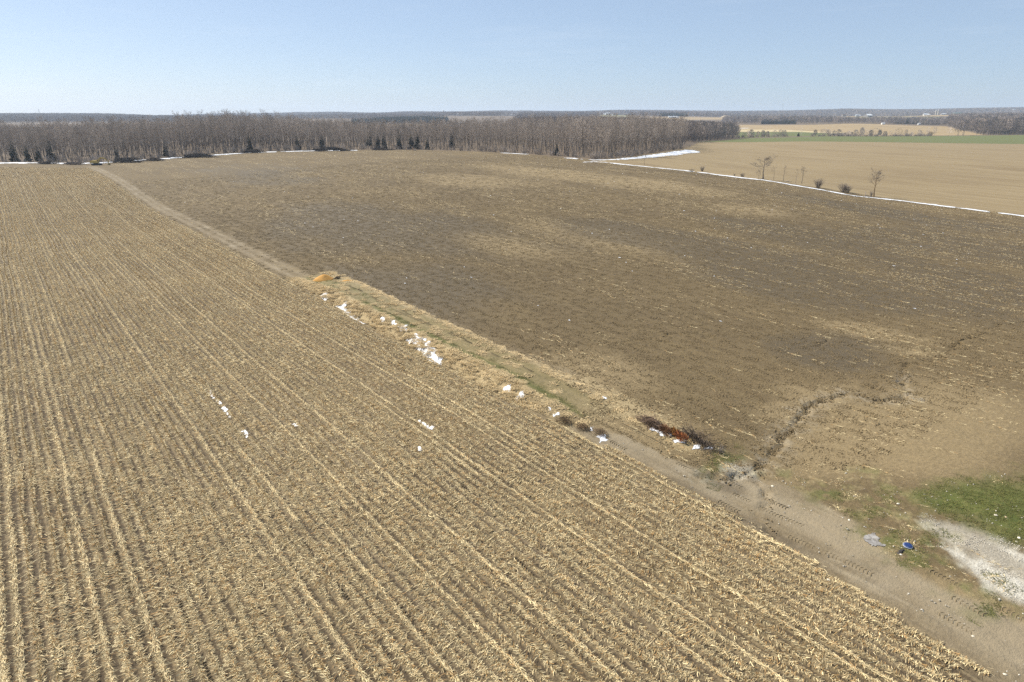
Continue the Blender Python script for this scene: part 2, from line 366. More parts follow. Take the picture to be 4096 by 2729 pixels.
# relief on top of the lie of the land
ROWS = .76
BRIGHT = {0, 9}; WHEEL = {2, 3, 5, 6}
def relief(x, y, Z):
    r = np.hypot(x, y)
    near = 1-smooth(220, 420, r)
    wav = x+(fbm(x*.01, y*.035, 51)-.5)*.9
    k_ = np.round(wav/ROWS); j_ = np.mod(k_, 14); w_ = wav/ROWS-k_
    deep = np.isin(j_, (10, 11, 12, 13, 2, 5, 6))*(1-smooth(.62, .74, vnoise(x*.03+y*.02, y*.05, 15)))
    z = Z['stub']*near*((.06+.015*deep)*np.cos(2*np.pi*w_)-deep*.10*np.exp(-((w_-.24)/.16)**2))
    z = z+Z['stub']*near*.05*(fbm(x*1.6, y*.7, 61)-.5)
    z = z+Z['plough']*near*(.10*(fbm(x*.45, y*.3, 71, 3)-.5)+.02*np.cos(2*np.pi*x/2.3))
    u = x-edge_x(y)
    yin = smooth(44, 58, y)*(1-smooth(104, 120, y))
    z = z+yin*(.75*smooth(.2, 2.8, u)-.75*smooth(6.8, 9.2, u)-.25*np.exp(-((u-.1)/.6)**2))
    z = z+(Z['bank']+Z['rbank'])*.22*(fbm(x*1.3, y*1.1, 81)-.35)
    ruts = np.exp(-((u-3.7)/.28)**2)+np.exp(-((u-5.7)/.28)**2)
    z = z-.09*ruts*(Z['mid']+Z['track'])
    dm = sd_line(x, y, MAIN)+.25*(fbm(x*.25, y*.25, 93)-.5)
    z = z-(Z['road']+Z['track']*(y < 50))*(.085*np.exp(-((dm-.95)/.2)**2)-.03*np.exp(-((dm-1.35)/.2)**2)+.05*np.exp(-((dm-2.3)/.2)**2))*(y < 60)
    z = z+Z['road']*.10*(fbm(x*.9, y*.9, 91)-.5)+Z['head']*.16*(fbm(x*1.2, y*1.2, 95)-.5)
    for g_, w_, gk in zip(GULLY, GULLY_W, GULLY_K):
        m = r < 180
        if m.any():
            xx, yy = x[m], y[m]
            d = sd_line(xx+1.9*(fbm(xx*1.1, yy*1.1, 101)-.5), yy+1.9*(fbm(xx*1.1, yy*1.1, 103)-.5), g_)
            k = .55+.9*fbm(xx*.4, yy*.4, 107)
            dz = -np.clip(k*1.6-.75, .15, 1.2)*.36*gk*np.exp(-(d/(w_*.75))**2)+.04*k*np.exp(-((d-w_*1.6)/(w_*.6))**2)
            z[m] += dz*(1-Z['stub'][m])
    z = z+(1-near)*0
    return z
def zfun(x, y):
    x = np.atleast_1d(np.asarray(x, float)); y = np.atleast_1d(np.asarray(y, float))
    return base_z(x, y)+relief(x, y, zones(x, y))
def z1(x, y): return float(zfun(x, y)[0])

def lines_grow(a, step, ratio, lim):
    L = []
    while a < lim:
        step *= ratio; a += step; L.append(a)
    return L
gx = [v for v in np.arange(-14.06, 40.0, ROWS/4)] + [v for v in np.arange(40.1, 96, .3)]
gx = [-v for v in lines_grow(14.06, .19, 1.09, 2600)][::-1]+gx
gx = np.array(gx+lines_grow(gx[-1], .3, 1.0125, 9300))
gy = [v for v in np.arange(6, 64, .3)]
gy = [-v for v in lines_grow(-6, .3, 1.10, 1500)][::-1]+gy
gy = np.array(gy+lines_grow(gy[-1], .3, 1.0105, 8700))
nx, ny = len(gx), len(gy)
GX, GY = np.meshgrid(gx, gy)                     # rows of constant y
# keep the wedge of country in and beside the view
az = np.degrees(np.arctan2(GX, GY)); rr = np.hypot(GX, GY)
keepv = (rr < 70) | ((az > -16) & (az < 97))
keepf = keepv[:-1, :-1] & keepv[1:, 1:] & keepv[1:, :-1] & keepv[:-1, 1:]
use = np.zeros_like(keepv)
for a_, b_ in ((slice(0, -1), slice(0, -1)), (slice(1, None), slice(1, None)), (slice(1, None), slice(0, -1)), (slice(0, -1), slice(1, None))):
    use[a_, b_] |= keepf
vid = np.full(use.shape, -1, np.int64); vid[use] = np.arange(use.sum())
VX, VY = GX[use], GY[use]
ZN = zones(VX, VY)
VZ = base_z(VX, VY)+relief(VX, VY, ZN)
jj, ii = np.nonzero(keepf)
QUADS = np.stack([vid[jj, ii], vid[jj, ii+1], vid[jj+1, ii+1], vid[jj+1, ii]], 1)
ATTR = {'za': np.stack([ZN['stub'], ZN['dirt'], ZN['dry'], ZN['green']], 1), 'zb': np.stack([ZN['gravel'], ZN['wet'], ZN['pale'], ZN['tan']], 1),
        'zc': np.stack([ZN['tan2'], ZN['strawf'], np.maximum(ZN['grf'], 0), ZN['grn2']], 1), 'zd': np.stack([ZN['snow'], ZN['woods'], ZN['mid'], ZN['plough']], 1)}

# ------------------------------------------------------------------ materials
class NT:
    def __init__(s, name):
        s.m = bpy.data.materials.new(name); s.m.use_nodes = True
        s.n = s.m.node_tree.nodes; s.l = s.m.node_tree.links
        s.b = s.n['Principled BSDF']; s.b.inputs['Roughness'].default_value = .9
        s.b.inputs['Specular IOR Level'].default_value = .25
    def node(s, t, **k):
        n_ = s.n.new(t)
        for a, v in k.items(): setattr(n_, a, v)
        return n_
    def link(s, a, b): s.l.new(a, b)
    def val(s, sock, v):
        if hasattr(v, 'links') or isinstance(v, bpy.types.NodeSocket): s.link(v, sock)
        elif isinstance(v, (tuple, list)): sock.default_value = tuple(v)+((1,) if len(v) == 3 and sock.type == 'RGBA' else ())
        else: sock.default_value = v
    def pos(s, scale=(1, 1, 1), rot=(0, 0, 0)):
        g = s.node('ShaderNodeNewGeometry'); m = s.node('ShaderNodeMapping')
        m.inputs['Scale'].default_value = scale; m.inputs['Rotation'].default_value = rot
        s.link(g.outputs['Position'], m.inputs['Vector']); return m.outputs[0]
    def obj(s, scale=(1, 1, 1)):
        g = s.node('ShaderNodeTexCoord'); m = s.node('ShaderNodeMapping'); m.inputs['Scale'].default_value = scale
        s.link(g.outputs['Object'], m.inputs['Vector']); return m.outputs[0]
    def noise(s, vec, scale, detail=4, rough=.55, dist=0):
        n_ = s.node('ShaderNodeTexNoise'); n_.inputs['Scale'].default_value = scale; n_.inputs['Detail'].default_value = detail
        n_.inputs['Roughness'].default_value = rough; n_.inputs['Distortion'].default_value = dist
        if vec is not None: s.link(vec, n_.inputs['Vector'])
        return n_.outputs['Fac']
    def ramp(s, v, a, b, lo=0., hi=1.):
        n_ = s.node('ShaderNodeMapRange'); n_.inputs[1].default_value = a; n_.inputs[2].default_value = b
        n_.inputs[3].default_value = lo; n_.inputs[4].default_value = hi; s.link(v, n_.inputs[0]); return n_.outputs[0]
    def mix(s, f, a, b, mode='MIX'):
        n_ = s.node('ShaderNodeMix'); n_.data_type = 'RGBA'; n_.blend_type = mode
        s.val(n_.inputs[0], f); s.val(n_.inputs[6], a); s.val(n_.inputs[7], b); return n_.outputs[2]
    def math(s, op, a, b=0.):
        n_ = s.node('ShaderNodeMath'); n_.operation = op; s.val(n_.inputs[0], a); s.val(n_.inputs[1], b); return n_.outputs[0]
    def attr(s, name):
        n_ = s.node('ShaderNodeAttribute'); n_.attribute_name = name
        sp_ = s.node('ShaderNodeSeparateColor'); s.link(n_.outputs['Color'], sp_.inputs[0])
        return [sp_.outputs[0], sp_.outputs[1], sp_.outputs[2], n_.outputs['Alpha']]
    def bump(s, h, strength=.6, dist=.05, prev=None):
        n_ = s.node('ShaderNodeBump'); n_.inputs['Strength'].default_value = strength; n_.inputs['Distance'].default_value = dist
        s.link(h, n_.inputs['Height'])
        if prev is not None: s.link(prev, n_.inputs['Normal'])
        return n_.outputs[0]
    def out(s, col, normal=None, rough=None):
        s.val(s.b.inputs['Base Color'], col)
        if normal is not None: s.link(normal, s.b.inputs['Normal'])
        if rough is not None: s.val(s.b.inputs['Roughness'], rough)
        return s.m

def ground_material():
    t = NT('earth_and_crops')
    p = t.pos(); pr = t.pos((1, .12, 1)); pr2 = t.pos((1, .3, 1)); prl = t.pos((1, .045, 1))
    big = t.noise(p, .035, 5, .6); mid = t.noise(p, .5, 5, .62); fine = t.noise(p, 3.2, 5, .65); tiny = t.noise(p, 11, 4, .7)
    rowb = t.noise(pr, .9, 4, .6); rowf = t.noise(pr2, 3.0, 4, .65); rowl = t.noise(prl, .33, 4, .6)
    stub, dirt, dry, green = t.attr('za'); grav, wet, pale, tan = t.attr('zb'); tan2, strawf, grf, grn2 = t.attr('zc'); snow, woods, lane, plo = t.attr('zd')
    # ploughed soil
    c = t.mix(t.ramp(big, .3, .7), (.138, .103, .053), (.180, .135, .068))
    c = t.mix(t.ramp(rowb, .35, .7), c, t.mix(1., c, (.78, .76, .76), 'MULTIPLY'))
    c = t.mix(t.ramp(fine, .35, .75), t.mix(1., c, (.72, .71, .70), 'MULTIPLY'), t.mix(1., c, (1.25, 1.22, 1.18), 'MULTIPLY'))
    c = t.mix(t.math('MULTIPLY', pale, .85), c, t.mix(t.ramp(fine, .35, .7), (.19, .142, .075), (.285, .215, .115)))
    c = t.mix(t.math('MULTIPLY', wet, .75), c, t.mix(t.ramp(fine, .3, .7), (.062, .048, .029), (.108, .083, .048)))
    bits = t.ramp(t.noise(pr2, 9, 3, .7), .60, .70)
    c = t.mix(t.math('MULTIPLY', t.math('MULTIPLY', bits, t.ramp(rowb, .42, .62)), .55), c, (.40, .31, .18))
    # stubble soil and trash
    sc = t.mix(t.ramp(rowf, .35, .65), (.112, .083, .043), (.215, .163, .086))
    sc = t.mix(t.ramp(tiny, .5, .7), sc, (.31, .238, .14))
    sc = t.mix(t.math('MULTIPLY', t.ramp(rowl, .4, .7), .5), sc, (.17, .135, .095))
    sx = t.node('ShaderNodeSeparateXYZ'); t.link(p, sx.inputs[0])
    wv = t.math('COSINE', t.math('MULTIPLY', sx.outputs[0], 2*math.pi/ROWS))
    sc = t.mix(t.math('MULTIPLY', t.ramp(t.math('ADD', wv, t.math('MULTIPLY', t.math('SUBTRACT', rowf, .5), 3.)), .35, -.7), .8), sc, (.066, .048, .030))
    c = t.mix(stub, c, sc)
    # dirt of tracks
    dc = t.mix(t.ramp(mid, .3, .7), (.165, .126, .073), (.225, .177, .107))
    dc = t.mix(t.ramp(fine, .5, .75), dc, (.27, .218, .138)); dc = t.mix(t.ramp(rowf, .38, .62, .55, 0), dc, (.135, .102, .060)); dc = t.mix(t.ramp(rowb, .52, .7, 0, .6), dc, (.31, .255, .17)); dc = t.mix(t.ramp(t.noise(p, .16, 3), .5, .7, 0, .5), dc, (.33, .28, .20))
    dc = t.mix(t.ramp(tiny, .68, .74), dc, (.48, .43, .34))
    dc = t.mix(t.math('MULTIPLY', pale, .8), dc, (.28, .228, .15)); dc = t.mix(t.math('MULTIPLY', wet, .65), dc, (.105, .080, .048))
    c = t.mix(dirt, c, dc)
    # dry grass
    gc = t.mix(t.ramp(fine, .3, .7), (.28, .21, .11), (.44, .345, .195))
    gc = t.mix(t.ramp(mid, .4, .7), gc, (.36, .28, .15))
    c = t.mix(t.math('MULTIPLY', dry, t.ramp(fine, .25, .5)), c, gc)
    c = t.mix(t.math('MULTIPLY', lane, .8), c, t.mix(t.ramp(t.noise(pr2, 2.0, 4, .6), .3, .7), (.125, .104, .044), (.225, .178, .088)))
    # living grass
    lc = t.mix(t.ramp(mid, .3, .7), (.062, .080, .016), (.108, .118, .030))
    lc = t.mix(t.ramp(fine, .5, .75), lc, (.165, .145, .055)); lc = t.mix(t.ramp(big, .5, .7, 0, .5), lc, (.22, .185, .09))
    c = t.mix(t.math('MULTIPLY', green, t.ramp(fine, .2, .45, .55, 1.)), c, lc)
    # limestone gravel
    vc = t.mix(t.ramp(tiny, .35, .7), (.38, .35, .28), (.68, .65, .57))
    c = t.mix(t.math('MULTIPLY', grav, t.ramp(fine, .2, .5, .5, 1.)), c, vc)
    # the neighbours' fields
    tc_ = t.mix(t.ramp(rowl, .35, .7), (.222, .165, .085), (.285, .218, .120))
    tc_ = t.mix(t.ramp(t.noise(t.pos((1, .35, 1)), .028, 4, .6), .52, .72, 0, .75), tc_, (.175, .122, .058))
    tc_ = t.mix(t.math('MULTIPLY', t.ramp(t.noise(t.pos((1, .02, 1)), .55, 3, .6), .54, .62), .75), tc_, (.165, .118, .062))
    tc_ = t.mix(t.ramp(mid, .3, .8, 0, .35), tc_, (.31, .24, .14))
    c = t.mix(tan, c, tc_)
    t2 = t.mix(t.ramp(t.noise(pr, .05, 4), .4, .65), (.34, .25, .132), (.275, .20, .10))
    c = t.mix(tan2, c, t2)
    c = t.mix(strawf, c, (.47, .375, .21))
    gf = t.mix(t.ramp(rowl, .3, .7), (.108, .125, .036), (.135, .142, .048))
    c = t.mix(grf, c, gf)
    c = t.mix(grn2, c, t.mix(t.ramp(big, .3, .7), (.17, .17, .085), (.24, .205, .11)))
    c = t.mix(woods, c, t.mix(t.ramp(fine, .3, .7), (.115, .085, .058), (.19, .142, .095)))
    c = t.mix(snow, c, (.86, .87, .89))
    b = t.bump(t.math('ADD', t.math('MULTIPLY', fine, 1.0), t.math('MULTIPLY', tiny, .55)), .85, .11)
    b = t.bump(mid, .35, .25, b)
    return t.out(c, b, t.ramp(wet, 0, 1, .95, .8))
M_GROUND = ground_material()

def plain(name, col, rough=.85, var=.25, scale=3.0, spec=.25, metal=0.0, bump=0.0):
    t = NT(name); n_ = t.noise(t.obj(), scale, 4, .6)
    c = t.mix(t.ramp(n_, .3, .7), tuple(q*(1-var) for q in col), tuple(min(1, q*(1+var)) for q in col))
    t.b.inputs['Specular IOR Level'].default_value = spec; t.b.inputs['Metallic'].default_value = metal
    return t.out(c, t.bump(n_, .6, bump) if bump else None, rough)
def tinted(name, col, rough=.85, var=.2, spec=.2, trans=0.0):
    """colour times the tint each vertex carries, varied between copies"""
    t = NT(name); a = t.node('ShaderNodeAttribute'); a.attribute_name = 'tint'
    oi = t.node('ShaderNodeObjectInfo')
    c = t.mix(1., a.outputs['Color'], col, 'MULTIPLY')
    c = t.mix(oi.outputs['Random'], t.mix(1., c, (1-var,)*3, 'MULTIPLY'), t.mix(1., c, (1+var,)*3, 'MULTIPLY'))
    t.b.inputs['Specular IOR Level'].default_value = spec
    return t.out(c, None, rough)
M_STRAW = tinted('corn_straw', (.60, .49, .29), .75, .12, .3)
M_CLOD = tinted('soil_clod', (.205, .153, .084), .95, .15, .1)
M_DRYGRASS = tinted('dry_grass', (.60, .49, .30), .85, .15, .2)
M_GREEN = tinted('green_grass', (.092, .106, .028), .8, .2, .25)
M_STONE = tinted('limestone', (.52, .48, .40), .85, .2, .2)
M_BARK = tinted('grey_bark', (.18, .152, .126), .9, .22, .1)
M_TWIG = tinted('bare_twigs', (.42, .355, .295), .9, .32, .1)
M_LONE = tinted('dark_branches', (.20, .165, .135), .9, .15, .1)
M_TWIG2 = tinted('far_twigs', (.27, .225, .195), .9, .15, .1)
M_NEEDLE = tinted('needles', (.042, .056, .033), .8, .25, .2)
M_BRUSH = tinted('dead_brush', (.22, .165, .11), .9, .15, .1)
M_DARKWOOD = tinted('wet_dark_logs', (.062, .050, .042), .85, .3, .2)
M_CEDAR = tinted('dead_cedar_needles', (.30, .105, .038), .85, .1, .15)
M_SNOW = plain('old_snow', (.76, .78, .81), .6, .05, 6, .3, 0, .02)
M_SAND = plain('orange_sand', (.50, .27, .075), .9, .16, 4, .15, 0, .05)

# ------------------------------------------------------------------ the ground, one sheet split along the field edges
def face_mask(k): return ATTRF[k]
fm = {k: ZN[k][QUADS].mean(1) for k in ('stub', 'road', 'track', 'bank', 'rbank', 'mid', 'lawn', 'gravel', 'tan', 'grf', 'tan2', 'strawf', 'grn2', 'woods', 'head', 'strip')}
fx = VX[QUADS].mean(1); fy = VY[QUADS].mean(1); fr = np.hypot(fx, fy)
cls = np.full(len(QUADS), 0)
names = ['ploughed_field', 'stubble_field', 'dirt_track', 'grass_verge', 'lawn', 'gravel_ground', 'tilled_field', 'winter_crop_field', 'harvested_field', 'woodland_ground', 'headland', 'terrain']
cls[fm['head'] > .5] = 10
cls[np.maximum(fm['bank'], fm['rbank']) > .5] = 3; cls[fm['mid'] > .5] = 2
cls[np.maximum(fm['road'], fm['track']) > .5] = 2
cls[fm['gravel'] > .6] = 5; cls[fm['lawn'] > .5] = 4
cls[fm['stub'] > .5] = 1
cls[fm['woods'] > .5] = 9; cls[fm['tan'] > .5] = 6; cls[fm['grf'] > .5] = 7
cls[np.maximum(fm['tan2'], fm['strawf']) > .5] = 8
cls[(fr > 950) & (cls == 9)] = 11; cls[(fr > 950) & (fm['grn2'] > .5)] = 11
cls[(fy < -5) | ((fx > 95) & (fy < 3) & (cls == 0))] = np.where(((fy < -5) | ((fx > 95) & (fy < 3) & (cls == 0)))[(fy < -5) | ((fx > 95) & (fy < 3) & (cls == 0))], 11, 11)
VALL = np.stack([VX, VY, VZ], 1)
for k, nm in enumerate(names):
    q = QUADS[cls == k]
    if not len(q): continue
    u_, inv = np.unique(q, return_inverse=True)
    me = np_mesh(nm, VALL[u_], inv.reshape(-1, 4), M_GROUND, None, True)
    for an, arr in ATTR.items():
        at = me.attributes.new(an, 'FLOAT_COLOR', 'POINT'); at.data.foreach_set('color', arr[u_].astype(np.float32).ravel())
    o = bpy.data.objects.new(nm, me); COL.objects.link(o); tag(o, kind='structure')

# ------------------------------------------------------------------ scatter: one object, copies of small meshes set on points by geometry nodes
SRC = {}
def source(name, meshes):
    c = bpy.data.collections.new(name)
    for i, me in enumerate(meshes):
        o = bpy.data.objects.new('%s_%02d' % (name, i), me); c.objects.link(o)
    SRC[name] = c; return c
def scatter(name, src, pos, rot, scl, idx, label=None):
    pos = np.asarray(pos, np.float32); n_ = len(pos)
    if n_ == 0: return None
    scl = np.asarray(scl, np.float32)
    if scl.ndim == 1: scl = np.repeat(scl[:, None], 3, 1)
    me = bpy.data.meshes.new(name); me.vertices.add(n_); me.vertices.foreach_set('co', pos.ravel())
    for an, ty, arr, key in (('turn', 'FLOAT_VECTOR', np.asarray(rot, np.float32), 'vector'), ('size', 'FLOAT_VECTOR', scl, 'vector'), ('pick', 'INT', np.asarray(idx, np.int32), 'value')):
        a = me.attributes.new(an, ty, 'POINT'); a.data.foreach_set(key, arr.ravel())
    o = bpy.data.objects.new(name, me); COL.objects.link(o)
    ng = bpy.data.node_groups.new(name, 'GeometryNodeTree')
    ng.interface.new_socket('Geometry', in_out='INPUT', socket_type='NodeSocketGeometry')
    ng.interface.new_socket('Geometry', in_out='OUTPUT', socket_type='NodeSocketGeometry')
    N_, L_ = ng.nodes, ng.links
    gi = N_.new('NodeGroupInput'); go = N_.new('NodeGroupOutput')
    ci = N_.new('GeometryNodeCollectionInfo'); ci.inputs['Collection'].default_value = src
    ci.inputs['Separate Children'].default_value = True; ci.inputs['Reset Children'].default_value = True
    ip = N_.new('GeometryNodeInstanceOnPoints'); ip.inputs['Pick Instance'].default_value = True
    def na(nm, ty):
        q = N_.new('GeometryNodeInputNamedAttribute'); q.data_type = ty; q.inputs['Name'].default_value = nm
        return [s_ for s_ in q.outputs if s_.enabled and s_.name == 'Attribute'][0]
    L_.new(gi.outputs[0], ip.inputs['Points']); L_.new(ci.outputs[0], ip.inputs['Instance'])
    L_.new(na('pick', 'INT'), ip.inputs['Instance Index'])
    er = N_.new('FunctionNodeEulerToRotation'); L_.new(na('turn', 'FLOAT_VECTOR'), er.inputs[0]); L_.new(er.outputs[0], ip.inputs['Rotation'])
    L_.new(na('size', 'FLOAT_VECTOR'), ip.inputs['Scale'])
    L_.new(ip.outputs[0], go.inputs[0])
    md = o.modifiers.new('scatter', 'NODES'); md.node_group = ng
    return tag(o, label, kind='stuff')
def on_ground(x, y, rz=None, tilt=True, dz=0.):
    """positions and rotations that lie along the slope"""
    Z_ = zones(x, y)
    z = base_z(x, y)+relief(x, y, Z_)
    n_ = len(x); rz = rng.uniform(0, 2*np.pi, n_) if rz is None else np.broadcast_to(rz, (n_,))
    if tilt:
        e = .8; gx_ = (base_z(x+e, y)-base_z(x-e, y))/(2*e); gy_ = (base_z(x, y+e)-base_z(x, y-e))/(2*e)
        c, s_ = np.cos(rz), np.sin(rz)
        rx = np.arctan(-gx_*s_+gy_*c); ry = -np.arctan(gx_*c+gy_*s_)
    else: rx = ry = np.zeros(n_)
    return np.stack([x, y, z+dz], 1), np.stack([rx, ry, rz], 1), Z_
def grid_pts(x0, x1, y0, y1, step, jit=.5):
    a, b = np.meshgrid(np.arange(x0, x1, step), np.arange(y0, y1, step))
    a = a.ravel()+rng.uniform(-jit, jit, a.size)*step; b = b.ravel()+rng.uniform(-jit, jit, b.size)*step
    return a, b
def in_view(x, y, lo=-4, hi=77):
    q = np.degrees(np.arctan2(x, y)); return (q > lo) & (q < hi)

def strips(n, cx, cy, L, w, yaw, lift, tint, rg, bend=.35, z0=.01):
    """n flat bent strips (straws, husks, blades): two quads each"""
    dx, dy = np.cos(yaw), np.sin(yaw); px, py = -dy, dx
    V = np.zeros((n, 6, 3)); zz = rg.uniform(0, 1, (n, 3))*lift[:, None]+z0
    off = rg.uniform(-bend, bend, n)*L*.22
    roll = rg.uniform(-.9, .9, n)
    for k, f in enumerate((-.5, 0., .5)):
        ox = cx+dx*L*f+px*(off if k == 1 else 0); oy = cy+dy*L*f+py*(off if k == 1 else 0)
        hw = w*(.5 if k == 1 else .38)
        for s_, j in ((-1, 0), (1, 1)):
            V[:, k*2+j, 0] = ox+s_*px*hw*np.cos(roll); V[:, k*2+j, 1] = oy+s_*py*hw*np.cos(roll); V[:, k*2+j, 2] = np.maximum(zz[:, k]+s_*hw*np.sin(roll), .004)
    b = np.arange(n)[:, None]*6
    Fq = np.concatenate([b+np.array([[0, 1, 3, 2]]), b+np.array([[2, 3, 5, 4]])], 0)
    return V.reshape(-1, 3), Fq, np.repeat(tint, 6, 0)
def straw_tint(n, rg, pale=.5):
    k = rg.uniform(0, 1, n); t = np.ones((n, 3))
    t[:] = np.array([.62, .58, .52])
    t[k < .45] = (.86, .84, .80); t[k > 1-pale*.5] = (1.42, 1.42, 1.36); t[(k > .45) & (k < .6)] = (.75, .56, .38)
    return t*rg.uniform(.8, 1.2, (n, 1))
TILE = 2.4
def stubble_tile(kind, seed):
    rg = np.random.default_rng(seed)
    Vs, Fs, Ts = [], [], []; off = 0
    def put(a):
        nonlocal off
        Vs.append(a[0]); Fs.append(a[1]+off); Ts.append(a[2]); off += len(a[0])
    n = {'bright': 220, 'plain': 320, 'wheel': 170}[kind]
    cx = np.where(rg.random(n) < .90, rg.normal(-.03, .095, n), rg.uniform(-.40, .40, n)); cy = rg.uniform(-TILE/2, TILE/2, n)
    # trash gathers between the rows
    yaw = rg.normal(.05, .5, n)+np.where(rg.random(n) < .2, np.pi/2, 0)
    if kind == 'wheel': yaw = np.where(cx > 0, 1., -1.)*.6+rg.normal(0, .35, n)
    put(strips(n, cx, cy, np.clip(rg.gamma(2.2, .085, n)+.06, 0, .42), np.clip(rg.gamma(3, .006, n)+.007, 0, .036), yaw, rg.uniform(.01, .13, n)*(0.5 if kind == 'wheel' else 1), straw_tint(n, rg, .42), rg))
    if kind == 'bright':
        n = 78
        put(strips(n, rg.normal(0, .07, n), rg.uniform(-TILE/2, TILE/2, n), rg.uniform(.18, .5, n), rg.uniform(.015, .035, n), np.pi/2+rg.normal(0, .22, n), rg.uniform(.03, .12, n), straw_tint(n, rg, .8)*.97, rg, .2, .03))
    # the cut stalks still standing in the row
    b = MB()
    for q in np.arange(-TILE/2, TILE/2, .15):
        if rg.random() < {'bright': .45, 'plain': .7, 'wheel': .95}[kind]:
            h = rg.uniform(.10, .24)*(1.35 if kind == 'wheel' else 1); lx, ly = rg.normal(0, .05), rg.normal(0, .07)+.03
            x0, y0 = rg.normal(0, .02), q+rg.normal(0, .02)
            b.tube([(x0, y0, -.03), (x0+lx, y0+ly, h)], [.016, .013], 3, tuple(np.array((.95, .80, .60))*rg.uniform(.6, 1.2)))
    V, Fq, T = np.array(b.v), np.array(b.f), np.array(b.t)
    put((V, Fq, T))
    return np_mesh('stubble_tile', np.concatenate(Vs), np.concatenate(Fs), M_STRAW, np.concatenate(Ts))
ST = {'bright': [0, 1, 2, 3], 'plain': [4, 5, 6, 7, 8, 9], 'wheel': [10, 11, 12, 13]}
c_st = source('corn_stubble_tile', [stubble_tile(k, 100+i) for k in ('bright', 'plain', 'wheel') for i in ST[k]])
px_, py_, pk_ = [], [], []
for k in range(-26, 53):
    ys = np.arange(4+rng.uniform(0, 2), 455, TILE*.97); xs = np.full(len(ys), k*ROWS)
    j = k % 14
    kind = np.where(vnoise(ys*.02, np.full(len(ys), k*3.1), 5) > (.30 if j in BRIGHT else .80), 0, 2 if (j in (10, 11, 12, 13) or j in (2, 5)) else 1)
    # stretches where the spread trash covers everything
    cover = (vnoise(xs*.03+ys*.02, ys*.05, 15) > .72) | (sd_poly(xs, ys, TRASH) > 0)
    kind = np.where((kind == 2) & cover, 1, kind)
    lo = np.array([0, 4, 10])[kind]; num = np.array([4, 6, 4])[kind]
    px_.append(xs+rng.normal(0, .02, len(ys))); py_.append(ys); pk_.append(lo+(rng.random(len(ys))*num).astype(int))
x = np.concatenate(px_); y = np.concatenate(py_); k_ = np.concatenate(pk_)
keep = in_view(x, y, -14) & (y < 457-.9*x) & (x < edge_x(y)-.15+(fbm(x*.5, y*.5, 3)-.5)*1.2)
x, y, k_ = x[keep], y[keep], k_[keep]
wav = (fbm(x*.01, y*.035, 51)-.5)*.9
p, r_, Z_ = on_ground(x-wav, y, np.where(rng.random(len(x)) < .5, 0, np.pi)); p[:, 2] -= .02
scatter('corn_stubble', c_st, p, r_, rng.uniform(.85, 1.2, len(x)), k_, 'pale corn stubble and chopped stalks in rows')

# loose straw over the stubble field, in wind-blown patches and at its ragged margin
def straw_tile(n, w, h, seed, yaw0, sp_, pale=.6, L=(.15, .5)):
    rg = np.random.default_rng(seed)
    V, Fq, T = strips(n, rg.normal(0, w, n), rg.normal(0, h, n), rg.uniform(*L, n), rg.uniform(.012, .032, n), yaw0+rg.normal(0, sp_, n), rg.uniform(.02, .13, n), straw_tint(n, rg, pale), rg)
    return np_mesh('loose_straw', V, Fq, M_STRAW, T)
c_ls = source('loose_straw_tile', [straw_tile(60, .45, .45, 300+i, .3, .6, .8, (.08, .32)) for i in range(4)]+[straw_tile(24, .13, .6, 310+i, np.pi/2, .35, .8, (.1, .38)) for i in range(4)])
x, y = grid_pts(-14, 40, 8, 200, 1.15)
pale = fbm(x*.07+3, y*.09, 25)
kp = in_view(x, y, -8) & (x < edge_x(y)-.2) & (rng.random(len(x)) < np.maximum(smooth(.46, .66, pale)*.9+.02, smooth(-1.5, 1.5, sd_poly(x, y, TRASH)+(fbm(x*.5, y*.5, 27)-.5)*4)))
x, y = x[kp], y[kp]
p, r_, _ = on_ground(x, y, np.pi/2*(rng.random(len(x)) < .5)+rng.normal(0, .25, len(x)))
scatter('loose_straw', c_ls, p, r_, rng.uniform(.8, 1.3, len(x)), rng.integers(0, 4, len(x)), 'loose straw blown over the stubble rows')

# clods and straw of the ploughed field
def clod_tile(seed, n, w, lo, hi, nstraw):
    rg = np.random.default_rng(seed)
    oc = np.array([(1, 0, 0), (0, 1, 0), (-1, 0, 0), (0, -1, 0), (0, 0, 1), (0, 0, -.6)], float)
    of = np.array([(0, 1, 4), (1, 2, 4), (2, 3, 4), (3, 0, 4), (1, 0, 5), (2, 1, 5), (3, 2, 5), (0, 3, 5)])
    s_ = rg.uniform(lo, hi, (n, 1, 1))**1.0; V = oc[None]*s_*rg.uniform(.6, 1.5, (n, 6, 3))
    V[:, :, 2] *= .62
    an = rg.uniform(0, 6.28, n); c, s2 = np.cos(an)[:, None], np.sin(an)[:, None]
    X = V[:, :, 0]*c-V[:, :, 1]*s2; Y = V[:, :, 0]*s2+V[:, :, 1]*c
    V[:, :, 0] = X+rg.uniform(-w/2, w/2, (n, 1)); V[:, :, 1] = Y+rg.uniform(-w/2, w/2, (n, 1))
    Fq = (np.arange(n)[:, None, None]*6+of[None]).reshape(-1, 3)
    T = np.repeat(rg.uniform(.6, 1.3, (n, 1))*np.ones((1, 3)), 6, 0)
    return np_mesh('clod_tile', V.reshape(-1, 3), Fq, M_CLOD, T)
c_cl = source('soil_clod_tile', [clod_tile(400+i, 46, 1.25, .025, .085, 0) for i in range(6)])
x, y = grid_pts(39, 250, 24, 330, 1.15)
Z_ = zones(x, y); r = np.hypot(x, y)
kp = in_view(x, y) & (Z_['plough'] > .45) & (rng.random(len(x)) < (1-smooth(130, 300, r)*.75)*1.0)
p, r_, Z_ = on_ground(x[kp], y[kp])
